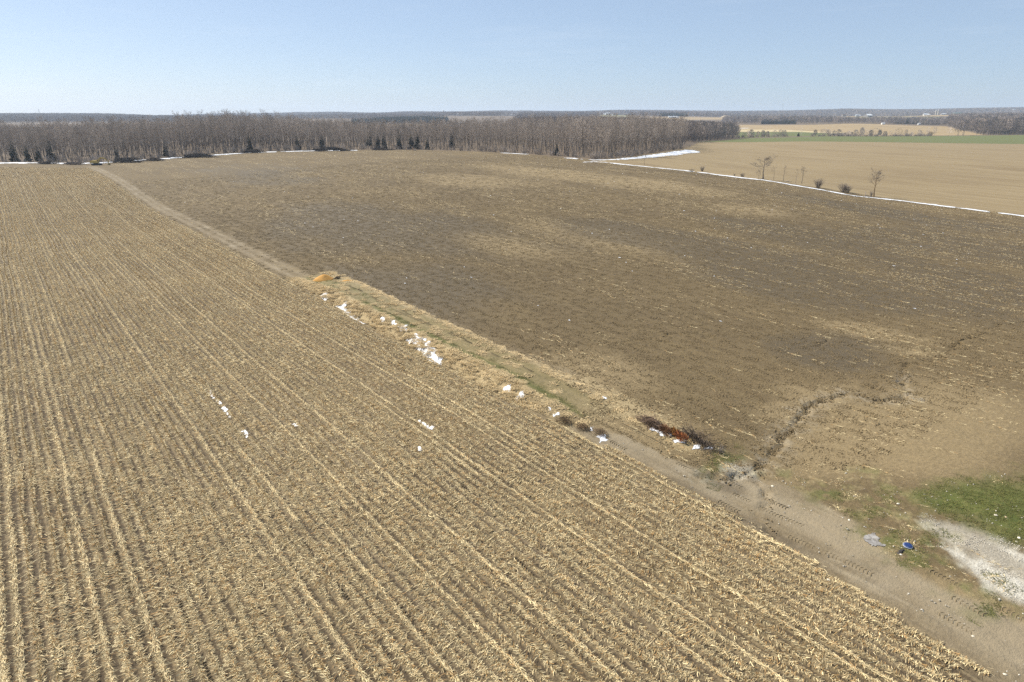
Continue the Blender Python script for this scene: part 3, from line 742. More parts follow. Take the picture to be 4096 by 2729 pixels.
scatter('soil_clods', c_cl, p, r_, np.stack([np.ones(kp.sum())]*2+[rng.uniform(.7, 1.4, kp.sum())], 1), rng.integers(0, 6, kp.sum()), 'brown soil clods of the ploughed field')
x, y = grid_pts(40, 248, 20, 470, 1.35)
Z_ = zones(x, y); r = np.hypot(x, y)
dens = smooth(.48, .72, fbm(x*.35, y*.05, 35))*.9+.07
dens = dens*(.42+1.3*smooth(60, 190, x)*(1-smooth(110, 260, y))+.6*smooth(100, 250, r))
low = np.exp(-((x-74)/26)**2-((y-25)/9)**2)*.7
for c, a, b, ang in PALE[-6:-2]+PALE[5:8]: low = low+1.3*np.exp(-((x-c[0])/(a+.6))**2-((y-c[1])/(b+1))**2)
kp = in_view(x, y) & (Z_['plough'] > .4) & (rng.random(len(x)) < dens+low*smooth(.4, .6, fbm(x*.3, y*.15, 37)))
x, y = x[kp], y[kp]
p, r_, _ = on_ground(x, y, rng.normal(0, .12, len(x)))
scatter('straw_litter', c_ls, p, r_, rng.uniform(.35, 1.25, len(x)), rng.integers(4, 8, len(x)), 'streaks of pale straw left on the ploughed field')

# broken crumbs of soil along the washed out gully
gx1, gy1 = [], []
for g_, k_g in zip(GULLY, GULLY_K):
    d_ = np.hypot(*np.diff(g_, axis=0).T); s_ = np.concatenate([[0], np.cumsum(d_)]); q = np.arange(0, s_[-1], .30/k_g**1.5)
    gx1.append(np.interp(q, s_, g_[:, 0])+rng.normal(0, .42, len(q))); gy1.append(np.interp(q, s_, g_[:, 1])+rng.normal(0, .42, len(q)))
x = np.concatenate(gx1); y = np.concatenate(gy1)
c_cr = source('soil_crumb', [clod_tile(440+i, 5, .7, .04, .11, 0) for i in range(5)])
p, r_, _ = on_ground(x, y)
scatter('gully_crumbs', c_cr, p, r_, rng.uniform(.5, 1.25, len(x)), rng.integers(0, 5, len(x)), 'broken soil and stones along the eroded gully')
# rough dry grass of the bank and verge
def tuft_tile(mat, n, w, L, wid, seed, lean, t0, t1, h=1.0):
    rg = np.random.default_rng(seed); V = []; Fq = []; T = []
    for i in range(n):
        x0, y0 = rg.uniform(-w/2, w/2, 2); a = rg.normal(lean, .4) if lean is not None else rg.uniform(0, 6.28)
        l = rg.uniform(*L); wd = rg.uniform(*wid); d = np.array((math.cos(a), math.sin(a))); q = np.array((-d[1], d[0]))*wd/2
        r1, r2 = l*rg.uniform(.2, .5), l*rg.uniform(.6, 1.)
        hz = l*rg.uniform(.35, .75)*h
        b_ = len(V)
        m = np.array((x0, y0))+d*r1; e = np.array((x0, y0))+d*r2
        V += [(x0-q[0], y0-q[1], -.02), (x0+q[0], y0+q[1], -.02), (m[0]-q[0], m[1]-q[1], hz), (m[0]+q[0], m[1]+q[1], hz), (e[0], e[1], hz*rg.uniform(.4, 1.1)), (e[0], e[1], hz*rg.uniform(.4, 1.1))]
        Fq += [(b_, b_+1, b_+3, b_+2), (b_+2, b_+3, b_+5, b_+4)]
        k = rg.random(); T += [tuple(np.array(t0)*(1-k)+np.array(t1)*k)]*6
    return np_mesh('tuft_tile', np.array(V), np.array(Fq), mat, np.array(T))
c_dg = source('dry_grass_tile', [tuft_tile(M_DRYGRASS, 90, 1.15, (.3, .8), (.02, .05), 500+i, rad(180)+(i-2)*.3, (.75, .68, .58), (1.25, 1.2, 1.12), .22) for i in range(5)])
x, y = grid_pts(37, 52, 30, 126, .62)
Z_ = zones(x, y)
kp = rng.random(len(x)) < np.clip((Z_['bank']*.55+Z_['rbank']*.5+Z_['mid']*.04+Z_['dry']*.08)*(Z_['green'] < .5), 0, 1)
x, y = x[kp], y[kp]
p, r_, _ = on_ground(x, y, rng.normal(0, .5, len(x)))
hs = .45+.9*fbm(x*.6, y*.6, 45)
scatter('dry_grass', c_dg, p, r_, np.stack([np.ones(len(x)), np.ones(len(x)), hs], 1), rng.integers(0, 5, len(x)), 'flattened dry grass on the bank beside the track')
x, y = grid_pts(42, 84, 0, 32, .9)
Z_ = zones(x, y)
kp = rng.random(len(x)) < np.clip(Z_['head']*(1-Z_['lawn'])*.35*smooth(.45, .62, fbm(x*.3, y*.25, 55)), 0, 1)
p, r_, _ = on_ground(x[kp], y[kp], rng.normal(.2, .5, kp.sum()))
scatter('headland_straw', c_ls, p, r_, rng.uniform(.4, .9, kp.sum()), rng.integers(0, 8, kp.sum()), 'thin straw scattered over the bare headland')
# short green grass
c_gg = source('green_grass_tile', [tuft_tile(M_GREEN, 110, 1.0, (.08, .2), (.018, .035), 600+i, None, (.75, .8, .75), (1.6, 1.3, 1.3), .35) for i in range(4)])
x, y = grid_pts(40, 100, -2, 122, .75)
Z_ = zones(x, y)
kp = rng.random(len(x)) < Z_['green']*.9
p, r_, _ = on_ground(x[kp], y[kp])
scatter('green_grass', c_gg, p, r_, rng.uniform(.8, 1.25, kp.sum()), rng.integers(0, 4, kp.sum()), 'short green grass of the lawn and the track edges')
# limestone chips
def chip_tile(seed, n, w, lo, hi, mat):
    me = clod_tile(seed, n, w, lo, hi, 0); me.materials.clear(); me.materials.append(mat); return me
c_gr = source('limestone_tile', [chip_tile(700+i, 60, 1.0, .015, .05, M_STONE) for i in range(4)]+[chip_tile(710+i, 8, 2.0, .02, .08, M_STONE) for i in range(3)])
x, y = grid_pts(36, 90, 0, 40, .8)
Z_ = zones(x, y)
kp = rng.random(len(x)) < Z_['gravel']*.8
p1, r1, _ = on_ground(x[kp], y[kp]); i1 = rng.integers(0, 4, kp.sum())
kp2 = rng.random(len(x)) < (Z_['road']+Z_['head'])*.13
p2, r2, _ = on_ground(x[kp2], y[kp2]); i2 = rng.integers(4, 7, kp2.sum())
scatter('gravel', c_gr, np.concatenate([p1, p2]), np.concatenate([r1, r2]), np.ones(len(p1)+len(p2)), np.concatenate([i1, i2]), 'pale limestone chips spread on the drive')

# ------------------------------------------------------------------ trees
def grow(rg, h, r, base, spread, nlimb, twigs, up=.55, lean=0.0, fork=False, tw=.028, sec=5, droop=0.0):
    """bare tree: returns (trunk with limbs, crown of branches and twigs) as MB"""
    T, C = MB(), MB()
    n = 7
    pts = []; x = y = 0.
    for i in range(n):
        f = i/(n-1); pts.append((x+lean*h*f*f, y, h*f*.94)); x += rg.normal(0, .028)*h*.5; y += rg.normal(0, .028)*h*.5
    rs = [r*(1.25 if i == 0 else 1)*(1-.93*(i/(n-1))**.85)+.012 for i in range(n)]
    pts[0] = (pts[0][0], pts[0][1], -.3)
    tb = tuple(rg.uniform(.85, 1.15)*np.ones(3))
    T.tube(pts, rs, 5, tb)
    P_ = [Vector(p) for p in pts]
    def at(f):
        k = min(int(f*(n-1)), n-2); return P_[k].lerp(P_[k+1], f*(n-1)-k)
    def twig(p, d, L, w):
        d = d.normalized(); s_ = d.orthogonal().normalized() if rg.random() < .5 else d.cross(d.orthogonal()).normalized()
        e = p+d*L+Vector((rg.normal(0, .1), rg.normal(0, .1), rg.normal(0, .1)))*L
        C.add([tuple(p-s_*w), tuple(p+s_*w), tuple(e)], [(0, 1, 2)], tuple(rg.uniform(.75, 1.2)*np.ones(3)))
    for i in range(nlimb):
        f = base+(1-base)*((i+rg.uniform(0, 1))/nlimb)**.72*.97
        p = at(min(f, .985)); a = rg.uniform(0, 6.28) if not fork else i*2.4
        L = spread*(1-.58*((f-base)/(1-base))**1.6)*rg.uniform(.65, 1.25)
        u = up+rg.normal(0, .16)
        d = Vector((math.cos(a), math.sin(a), u)).normalized()
        rr_ = max(.014, r*.42*(1-f*.75)*rg.uniform(.7, 1.1))
        p1 = p+d*L*.5+Vector((rg.normal(0, .06), rg.normal(0, .06), .04))*L
        p2 = p1+(d+Vector((rg.normal(0, .22), rg.normal(0, .22), .22-droop))).normalized()*L*.55
        (T if L > spread*.55 else C).tube([p, p1, p2], [rr_, rr_*.65, rr_*.25], 3, tb)
        for j in range(sec):
            g = rg.uniform(.25, 1.); q = p.lerp(p1, g*2) if g < .5 else p1.lerp(p2, g*2-1)
            d2 = (d+Vector((rg.normal(0, .65), rg.normal(0, .65), rg.normal(.25-droop, .4)))).normalized(); L2 = L*rg.uniform(.22, .5)
            e = q+d2*L2
            s_ = d2.orthogonal().normalized()*rr_*.28+Vector((0, 0, 1e-4))
            C.add([tuple(q-s_), tuple(q+s_), tuple(e+s_*.4), tuple(e-s_*.4)], [(0, 1, 2, 3)], tb)
            for k in range(twigs):
                twig(q.lerp(e, rg.uniform(.15, 1.)), d2+Vector((rg.normal(0, .8), rg.normal(0, .8), rg.normal(.3-droop, .5))), L2*rg.uniform(.35, .9)+.25, tw*rg.uniform(.6, 1.2))
    return T, C
def conifer(rg, h, w, n=16, gap=.08):
    T, C = MB(), MB()
    T.tube([(0, 0, -.3), (0, 0, h*.5), (0, 0, h*.97)], [h*.016+.05, h*.01+.03, .02], 5, (.8, .7, .6))
    for i in range(n):
        f = gap+(1-gap)*i/n; R = w*(1-f)**.8*rg.uniform(.75, 1.15)+.12; m = int(7+9*(1-f))
        for j in range(m):
            a = rg.uniform(0, 6.28); z = h*(f+rg.uniform(-.02, .04)); d = Vector((math.cos(a), math.sin(a), 0)); s_ = Vector((-d.y, d.x, 0))
            L = R*rg.uniform(.6, 1.15); b = L*rg.uniform(.22, .4)
            o = Vector((0, 0, z)); tip = o+d*L+Vector((0, 0, -L*rg.uniform(.1, .45)))
            mid = o+d*L*.55+Vector((0, 0, L*.05))
            k = tuple(rg.uniform(.6, 1.35)*np.array((1, 1, 1)))
            C.add([tuple(o+d*.05), tuple(mid+s_*b), tuple(tip), tuple(mid-s_*b)], [(0, 1, 2), (0, 2, 3)], k)
            e = mid+Vector((0, 0, -b*.9)); C.add([tuple(mid), tuple(tip), tuple(e)], [(0, 1, 2)], k)
    C.add([(0, .06, h*.9), (.06, -.05, h*.9), (-.06, -.05, h*.9), (0, 0, h)], [(0, 1, 3), (1, 2, 3), (2, 0, 3)], (1, 1, 1))
    return T, C
def place(root_name, tc, loc, label, cat, group=None, s=1.0, rz=0.0, tm=None, cm=None, crown='crown'):
    e = empty(root_name, loc, label, cat, group, rz); e.scale = (s, s, s)
    a = bpy.data.objects.new('trunk', tc[0]); COL.objects.link(a); a.parent = e
    b = bpy.data.objects.new(crown, tc[1]); COL.objects.link(b); b.parent = e
    return e
def tree_meshes(T, C, tm, cm): return (T.mesh('trunk', tm), C.mesh('crown', cm))
def joined(T, C, mat, name='wood_tree'):
    B_ = MB(); B_.v = T.v+C.v; B_.t = [tuple(np.array(t)*.5) for t in T.t]+C.t; n_ = len(T.v); B_.f = T.f+[tuple(i+n_ for i in f) for f in C.f]
    return B_.mesh(name, mat)

# the bare wood beyond the ploughed field
rgw = np.random.default_rng(77)
WOOD = []
for i in range(8):
    h = rgw.uniform(17.5, 21.5)
    WOOD.append(grow(rgw, h, rgw.uniform(.11, .20), rgw.uniform(.18, .42), rgw.uniform(2.6, 4.6), 28, 7, up=rgw.uniform(.6, 1.2), lean=rgw.uniform(-.06, .06), tw=.021, sec=6))
wood_m = [tree_meshes(T, C, M_BARK, M_TWIG) for T, C in WOOD]
con_m = []; CON = []
for i in range(3):
    CON.append(conifer(rgw, (15, 12, 9)[i], (3.2, 3.0, 2.4)[i], 18)); con_m.append(tree_meshes(*CON[-1], M_BARK, M_NEEDLE))
wf = np.asarray(WOODS_FRONT)
POLYW = np.concatenate([wf, farp([(2760,720),(2730,800),(2600,800),(2400,720),(2100,700),(1650,690),(1000,700),(400,640),(-300,640),(-700,620)])])
a_, b_ = [], []
xs, ys = grid_pts(-330, 620, 180, 900, 5.7, .48)
sd = sd_poly(xs, ys, POLYW)
kp = sd > .5
xs, ys, sd = xs[kp], ys[kp], sd[kp]
front_d = sd_line(xs, ys, wf)
LX = lambda px_: np.array(px_)
def px_of(x, y):
    """bearing expressed as a column of the survey frame"""
    f = x*sy+y*cy; u = x*cy-y*sy
    return W/2+F*(u/f)*(cp+sp*sp/cp)
col = px_of(xs, ys)
hk = np.interp(col, [-400, 300, 600, 900, 1150, 1500, 1800, 2100, 2300, 2600, 2800], [.98, 1.0, 1.14, 1.22, 1.06, .92, .86, .90, .98, 1.04, 1.04])
hk = hk*(.68+.38*rgw.random(len(xs))+.13*(rgw.random(len(xs)) > .93))*(.90+.24*vnoise(xs*.03, ys*.03, 8))*(1-.06*smooth(40, 160, front_d))
order = np.argsort(front_d+rgw.uniform(0, 5, len(xs))+np.where((col < -60) | (col > 2820), 1e4, 0))
zz = base_z(xs, ys)
one = order[:285]; rest = order[285:]
for q, i in enumerate(one):
    k = int(rgw.integers(0, 8))
    place('bare_tree', wood_m[k], (xs[i], ys[i], zz[i]), 'tall leafless grey tree in the front rank of the wood beyond the ploughed field', 'tree', 'leafless trees along the edge of the wood', hk[i], rgw.uniform(0, 6.28))
c_wd = source('wood_tree', [joined(T, C, M_TWIG) for T, C in WOOD])
scatter('woods', c_wd, np.stack([xs, ys, zz], 1)[rest], np.stack([0*xs, 0*xs, rgw.uniform(0, 6.28, len(xs))], 1)[rest], hk[rest], rgw.integers(0, 8, len(rest)), 'depth of the bare grey wood behind its front trees')
# saplings and brush along its foot
def shrub(rg, h, w, n, tw=.02):
    C = MB()
    for i in range(n):
        a = rg.uniform(0, 6.28); r = w*rg.uniform(.1, .55)
        p0 = Vector((math.cos(a)*r*.25, math.sin(a)*r*.25, -.1)); p1 = Vector((math.cos(a)*r, math.sin(a)*r, h*rg.uniform(.45, .8)))
        C.tube([p0, p1], [.03, .012], 3, (.8, .8, .8))
        for j in range(7):
            q = p0.lerp(p1, rg.uniform(.3, 1)); d = Vector((rg.normal(0, .6), rg.normal(0, .6), rg.uniform(.2, 1))).normalized()*h*rg.uniform(.15, .38)
            s_ = d.orthogonal().normalized()*tw
            C.add([tuple(q-s_), tuple(q+s_), tuple(q+d)], [(0, 1, 2)], tuple(rg.uniform(.75, 1.15)*np.ones(3)))
    return C
SHR = [shrub(rgw, 3.0, 2.6, 22) for i in range(3)]
c_sh = source('brush', [s_.mesh('brush', M_TWIG) for s_ in SHR])
L_ = []; tt = []
for i in range(1, len(wf)-0):
    d = wf[i]-wf[i-1]; n_ = int(np.hypot(*d)/1.5)
    for k in range(n_):
        nrm = np.array((-d[1], d[0]))/np.hypot(*d)
        L_.append(wf[i-1]+d*(k+rgw.random())/n_+nrm*(rgw.uniform(0, 11)))
L_ = np.array(L_); L_ = L_[rgw.random(len(L_)) < .8]
p, r_, _ = on_ground(L_[:, 0], L_[:, 1], None, False)
scatter('undergrowth', c_sh, p, r_, rgw.uniform(.4, 1.8, len(L_)), rgw.integers(0, 3, len(L_)), 'grey brush and saplings at the foot of the wood')
# evergreens standing in the wood's edge: column in the survey frame, depth behind the front, kind, scale, label
EV = [(20,4,1,1.0,'dark evergreen at the far left end of the wood, low and bushy'),(75,6,1,.85,'second low dark evergreen from the left end of the wood'),(170,12,0,.98,'slim leaning dark evergreen spire near the left end of the wood'),
      (120,12,2,1.0,'small dark evergreen left of the leaning evergreen spire'),(440,8,1,.7,'small dark evergreen above the first big log pile'),(640,9,1,.8,'dark evergreen behind the second log pile'),
      (985,10,0,.85,'narrow evergreen right of the tallest bare trees'),(1180,9,2,1.1,'squat dark evergreen behind the middle log pile'),(1280,7,2,1.2,'dark evergreen hidden among trunks left of the evergreen pair'),(1470,60,0,1.05,'pale olive evergreen rising above the middle of the wood'),
      (1506,5,1,.92,'left one of the two black evergreens at mid wood'),(1530,5,1,.98,'right one of the two black evergreens at mid wood'),(1590,8,0,.98,'tallest dark evergreen at mid wood'),(1640,8,1,1.0,'ragged dark evergreen right of the tallest evergreen'),
      (1665,6,2,1.25,'broad low dark evergreen by the upturned root'),(1705,5,2,.85,'small evergreen right of the upturned root'),(1805,40,2,1.2,'small evergreen deep inside the right half of the wood'),(2230,5,2,.75,'little dark evergreen near the right third of the wood')]
for px_, dd, k, s_, lab in EV:
    a = far(px_, 600); i = np.argmin(np.abs(px_of(xs, ys)-px_)+front_d*.6)
    b = a/np.hypot(*a); tx = np.linspace(300, 560, 600); cand = a[None]/600*tx[:, None]
    inside = sd_poly(cand[:, 0], cand[:, 1], POLYW); j = int(np.argmax(inside > 0)); q = cand[j]+b*(dd+3)
    place('evergreen_tree', con_m[k], (q[0], q[1], z1(q[0], q[1])-.1), lab, 'tree', 'evergreens in the wood', s_, rgw.uniform(0, 6.28))

# ------------------------------------------------------------------ trees and bushes along the fence row
rgf = np.random.default_rng(9)
def fence_pt(px_, py_): return gp([(px_, py_)])[0]
def lone(px_, py_, T, C, label, name='fence_row_tree', cat='tree', tm=M_LONE, cm=M_LONE, rz=0.0):
    q = fence_pt(px_, py_); return place(name, tree_meshes(T, C, tm, cm), (q[0], q[1], z1(*q)), label, cat, 'trees and bushes along the snowy fence row', 1.0, rz)
lone(3052, 717, *grow(rgf, 8.2, .30, .42, 4.6, 15, 5, up=.42, tw=.032, sec=9), 'largest fence row tree, dark spreading crown on a crooked trunk')
lone(3034, 716, *grow(rgf, 3.4, .06, .25, 1.4, 10, 4, up=.7, tw=.02), 'small shrubby sapling close beside the largest fence row tree')
lone(3095, 719, *grow(rgf, 5.2, .07, .45, 1.6, 8, 4, up=.8, tw=.016, sec=4), 'thin forked sapling first to the right of the largest fence row tree')
lone(3132, 725, *grow(rgf, 6.2, .085, .40, 1.5, 9, 4, up=1.0, tw=.016, sec=4), 'slender straight sapling between the two thin forked saplings')
lone(3182, 733, *grow(rgf, 5.6, .055, .45, 1.1, 7, 3, up=1.0, tw=.014, sec=4), 'faintest thin sapling just left of the pale stout sapling')
lone(3206, 734, *grow(rgf, 6.2, .12, .34, 2.2, 12, 4, up=.8, tw=.016, sec=5), 'pale stout sapling with upswept branches midway along the snow')
lone(3495, 786, *grow(rgf, 8.4, .21, .36, 3.6, 15, 5, up=.85, tw=.028, sec=8), 'vase shaped tree with rusty orange trunk near the broken post', tm=plain('lichen_bark', (.20, .13, .065), .9, .4, 2))
lone(2577, 661, *grow(rgf, 4.6, .08, .5, 1.2, 8, 4, up=.9, tw=.02), 'lone thin sapling on the snow nearest the corner of the wood')
lone(2464, 647, *grow(rgf, 4.2, .06, .4, 1.1, 8, 3, up=.9, tw=.02), 'short sapling in front of the wood where the fence row starts')
for px_, py_, h, w, n_, lab in [(3273,752,4.2,4.2,46,'round twiggy bush on a short stem right of the saplings'),(3372,769,3.9,4.0,48,'dense brown bush left of the broken post'),(3388,770,3.0,3.2,34,'lower twin of the dense brown bush by the broken post'),
                               (2970,708,2.0,2.2,22,'low grey bush left of the largest fence row tree'),(2938,704,1.3,1.0,10,'tiny bush at the snow edge left of the low grey bush'),(2808,686,3.1,2.2,26,'upright isolated bush in the tilled field beyond the snow'),
                               (2765,688,2.0,3.4,16,'thin patch of tall weeds left of the upright isolated bush'),(3484,787,2.6,1.6,14,'sparse suckers at the foot of the orange trunked tree')]:
    q = fence_pt(px_, py_); o = shrub(rgf, h, w, int(n_*1.5), .024).build('bush', M_LONE); o.location = (q[0], q[1], z1(*q))
    tag(o, lab, 'bush', 'trees and bushes along the snowy fence row')
for a, b, lab in [((3078,722),(3086,712),'leaning dead branch beside the largest fence row tree'),((3140,728),(3160,735),'fallen branch lying under the thin saplings'),((3040,719),(3062,716),'log lying at the foot of the largest fence row tree')]:
    q = fence_pt(*a); e = fence_pt(b[0], a[1]+2); m = MB(); z = z1(*q)
    m.tube([(0, 0, .1), ((e[0]-q[0])*.5, (e[1]-q[1])*.5, .5), (e[0]-q[0], e[1]-q[1], max(.2, (a[1]-b[1])*.11))], [.11, .09, .03], 5, (1, 1, 1), True)
    m.tube([((e[0]-q[0])*.5, (e[1]-q[1])*.5, .5), ((e[0]-q[0])*.5+.4, (e[1]-q[1])*.5-.3, 1.0)], [.05, .02], 4)
    o = m.build('dead_branch', M_DARKWOOD if 'log' in lab else M_TWIG); o.location = (q[0], q[1], z); tag(o, lab, 'branch')
q = fence_pt(3460, 786); m = MB(); m.tube([(0, 0, -.2), (.12, .05, .8), (.22, .1, 1.75)], [.11, .10, .07], 6, (1.5, 1.45, 1.4), True)
o = m.build('broken_post', M_TWIG); o.location = (q[0], q[1], z1(*q)); tag(o, 'splintered grey post standing on the snow left of the orange trunked tree', 'post')
m = MB(); m.tube([(-.9, .2, .12), (.2, 0, .55), (.9, -.3, .1)], [.1, .09, .05], 5, (1, 1, 1), True)
o = m.build('fallen_rail', M_BARK); o.location = (q[0]+.3, q[1]-.4, z1(*q)); tag(o, 'dark broken rail leaning at the foot of the splintered post', 'rail')

# ------------------------------------------------------------------ far country: woods, hedgerow, farms, towers
def far_tree(rg, h, w, n, lo=.28):
    m = MB()
    m.tube([(0, 0, -.5), (0, 0, h*.6)], [.25, .12], 3, (.65, .65, .65))
    for i in range(n):
        a = rg.uniform(0, 6.28); f = rg.random(); z = h*(lo+(1-lo)*f); R = w*.5*math.sqrt(max(.03, 1-((f-.42)/.6)**2))*math.sqrt(rg.random())
        p = Vector((math.cos(a)*R, math.sin(a)*R, z)); d = Vector((math.cos(a)*.5+rg.normal(0, .3), math.sin(a)*.5+rg.normal(0, .3), 1)).normalized()*h*rg.uniform(.07, .17)
        s_ = d.orthogonal().normalized()*rg.uniform(.10, .24)
        m.add([tuple(p-s_), tuple(p+s_), tuple(p+d)], [(0, 1, 2)], tuple(rg.uniform(.7, 1.2)*np.ones(3)))
    return m
rgt = np.random.default_rng(31)
c_ft = source('far_tree', [far_tree(rgt, 15, 9, 130).mesh('far_tree', M_TWIG2) for i in range(5)])
c_fc = source('far_conifer', [conifer(rgt, 14, 3.4, 9)[1].mesh('far_conifer', M_NEEDLE) for i in range(3)])
FIELDS = [TAN, GREENF, GREEN2, STRAWF, TAN2]+[p for p, k in FARF]
def fill(name, src, poly_pt, step, label, s0=.75, s1=1.15, thin=None, keepfields=True, nvar=5, hmul=1.0):
    poly = farp(poly_pt); lo = poly.min(0); hi = poly.max(0)
    x, y = grid_pts(lo[0], hi[0], lo[1], hi[1], step)
    k = sd_poly(x, y, poly) > 0
    x, y = x[k], y[k]
    k = np.ones(len(x), bool)
    if keepfields:
        for f_ in FIELDS: k &= sd_poly(x, y, f_) < 3
    if thin is not None: k &= fbm(x*thin[0], y*thin[0], thin[2]) > thin[1]
    x, y = x[k], y[k]; n_ = len(x)
    return scatter(name, src, np.stack([x, y, base_z(x, y)-.4], 1), np.stack([0*x, 0*x, rgt.uniform(0, 6.28, n_)], 1), rgt.uniform(s0, s1, n_)*hmul, rgt.integers(0, nvar, n_), label)
fill('distant_woods', c_ft, [(-500,1900),(700,2000),(1000,2400),(1000,2900),(720,3300),(-500,3700)], 11, 'blue wooded ridge behind the left part of the wood')
fill('distant_woods', c_ft, [(640,3400),(1100,3300),(1250,6600),(600,7000)], 19, 'farthest low blue ridge left of centre', s0=1.0, s1=1.4)
fill('distant_woods', c_ft, [(1080,3000),(1420,2500),(1950,2700),(2080,3050),(2080,4900),(1080,5400)], 12.5, 'wooded hills around the water tower', thin=(.004, .40, 5))
fill('distant_woods', c_ft, [(2080,2600),(2400,3000),(2560,3000),(2560,4900),(2080,5000)], 12.5, 'wooded skyline ridge behind the white barns', thin=(.006, .32, 6))
fill('distant_woods', c_ft, [(2560,2700),(2960,3200),(3140,3200),(3350,3800),(3350,5400),(2560,5000)], 13, 'wooded skyline right of centre', thin=(.005, .30, 7))
fill('distant_woods', c_ft, [(3350,3550),(3560,3450),(3900,3350),(4500,3400),(4500,5000),(3350,5200)], 13, 'long wooded skyline above the right hand farms', s0=.9, s1=1.3)
fill('valley_woods', c_ft, [(2050,720),(2760,740),(2890,900),(2700,1300),(2100,1300)], 7.5, 'bare woods in the dip behind the right end of the wood', hmul=1.05, s0=.8)
fill('valley_woods', c_ft, [(2740,640),(2830,720),(2950,860),(2960,960),(2800,1000),(2720,800)], 6.5, 'bare copse between the tilled field and the green strip', hmul=1.15)
fill('valley_woods', c_ft, [(2050,1900),(2330,1750),(2400,2400),(2080,2500)], 9, 'bare wood left of the white barns', s0=.9, s1=1.2)
fill('valley_woods', c_ft, [(2880,1700),(3060,1660),(3250,1650),(3500,1680),(3795,1620),(3880,1750),(3780,2050),(3380,2060),(3250,2400),(2900,2300)], 9.0, 'belt of bare trees beyond the pale harvested field', thin=(.009, .36, 12), s0=.55, s1=.95)
fill('valley_woods', c_ft, [(3830,1030),(3960,1045),(4500,1030),(4500,1900),(4150,1990),(3810,1900),(3795,1600),(3900,1250)], 7.5, 'grey wood on the right beyond the green crop', s0=1.2, s1=1.65)
fill('pine_plantation', c_fc, [(1405,1880),(1490,1880),(1490,2050),(1405,2050)], 5, 'dark blue block of pines left of the olive pines', nvar=3, s0=.8, s1=1.1)
M_OLIVE = tinted('olive_needles', (.062, .075, .042), .85, .2, .15)
c_fo = source('olive_pine', [conifer(rgt, 14, 4, 9)[1].mesh('olive_pine', M_OLIVE) for i in range(3)])
fill('pine_plantation', c_fo, [(1490,1880),(1610,1870),(1585,2180),(1490,2180)], 6, 'olive green block of pines at the centre of the plantation', nvar=3, s0=.9, s1=1.25)
fill('pine_plantation', c_fc, [(1590,1900),(1770,1880),(1795,2150),(1585,2250)], 5.5, 'dark block of pines right of the olive pines', nvar=3, s0=.9, s1=1.25)
fill('pine_plantation', c_fc, [(3050,1700),(3185,1700),(3185,1790),(3050,1790)], 6, 'dark line of pines behind the pale harvested field', nvar=3, s0=.6, s1=.9)
fill('pine_plantation', c_fc, [(3150,2050),(3330,2020),(3330,2200),(3150,2220)], 9, 'scattered dark evergreens on the slope below the gravel pit', nvar=3, s0=.7, s1=1.0)
fill('pine_plantation', c_fc, [(3580,1720),(3760,1690),(3770,1790),(3580,1820)], 8, 'broken row of dark evergreens below the green roofed barn', nvar=3, s0=.7, s1=1.05)
fill('pine_plantation', c_fc, [(2640,2750),(2750,2750),(2750,2900),(2640,2900)], 9, 'dark spinney behind the long white sheds', nvar=3, s0=.9, s1=1.2)

# single trees of the far hedgerow and fields
HEDGE = [(2985,940,7),(3000,945,9),(3012,955,10),(3040,958,8),(3060,965,9),(3078,970,8),(3108,975,9),(3130,985,10),(3145,990,9),(3160,995,5),
         (3255,1010,4),(3270,1015,9),(3325,1012,9.5),(3345,1010,8),(3365,1012,9.5),(3390,1012,5),(3405,1012,8),(3418,1012,6),(3433,1012,9),(3458,1012,12),(3480,1012,10),(3495,1012,9),(3512,1012,12),(3530,1012,9),(3552,1012,7),(3575,1012,8),(3607,1014,11),(3636,1014,9),(3660,1016,6),(3690,1016,9),(3700,1016,6)]
hm = [far_tree(rgt, 9, (7.5, 6, 9, 5)[i], 420, (.05, .12, .03, .2)[i]) for i in range(4)]
hmesh = [m.mesh('hedgerow_tree', M_TWIG) for m in hm]
for q, (px_, t_, h) in enumerate(HEDGE):
    g = far(px_, t_-6); o = bpy.data.objects.new('hedgerow_tree', hmesh[q % 4]); COL.objects.link(o)
    o.location = (g[0], g[1], z1(*g)-.2); s_ = h/9; o.scale = (s_*rgt.uniform(.85, 1.3), s_, s_); o.rotation_euler = (0, 0, rgt.uniform(0, 6.28))
    tag(o, 'bare grey hedgerow tree on the far edge of the green crop strip', 'tree', 'bare trees of the far hedgerow')
hb = np.concatenate([[far(a, 1008+rgt.uniform(-14, 4)) for a in rgt.uniform(3255, 3740, 150)], [far(a, 930+(a-2960)*.42+rgt.uniform(-12, 4)) for a in rgt.uniform(2960, 3170, 60)]])
scatter('hedgerow_brush', c_sh, np.stack([hb[:, 0], hb[:, 1], base_z(hb[:, 0], hb[:, 1])-.2], 1), np.stack([0*hb[:, 0], 0*hb[:, 0], rgt.uniform(0, 6, len(hb))], 1), rgt.uniform(.7, 1.9, len(hb)), rgt.integers(0, 3, len(hb)), 'low tangled brush filling the foot of the far hedgerow')
def single(px_, t_, m, mat, name, label, cat='tree', s=1.0, dz=-.2):
    g = far(px_, t_); o = m.build(name, mat); o.location = (g[0], g[1], z1(*g)+dz); o.scale = (s, s, s); return tag(o, label, cat)
single(3306, 1005, far_tree(rgt, 10, 14, 900), M_TWIG, 'hedgerow_tree', 'broad round headed brown tree, widest in the far hedgerow')
single(3735, 1014, far_tree(rgt, 6, 8, 500), M_DARKWOOD, 'hedgerow_bush', 'dark round bush at the right end of the far hedgerow', 'bush')
single(3724, 1016, far_tree(rgt, 12, 5, 220), M_TWIG, 'hedgerow_tree', 'upright oval tree left of the dark round hedgerow bush')
single(3750, 1016, far_tree(rgt, 13, 5, 220), M_TWIG, 'hedgerow_tree', 'slim tree right of the dark round hedgerow bush')
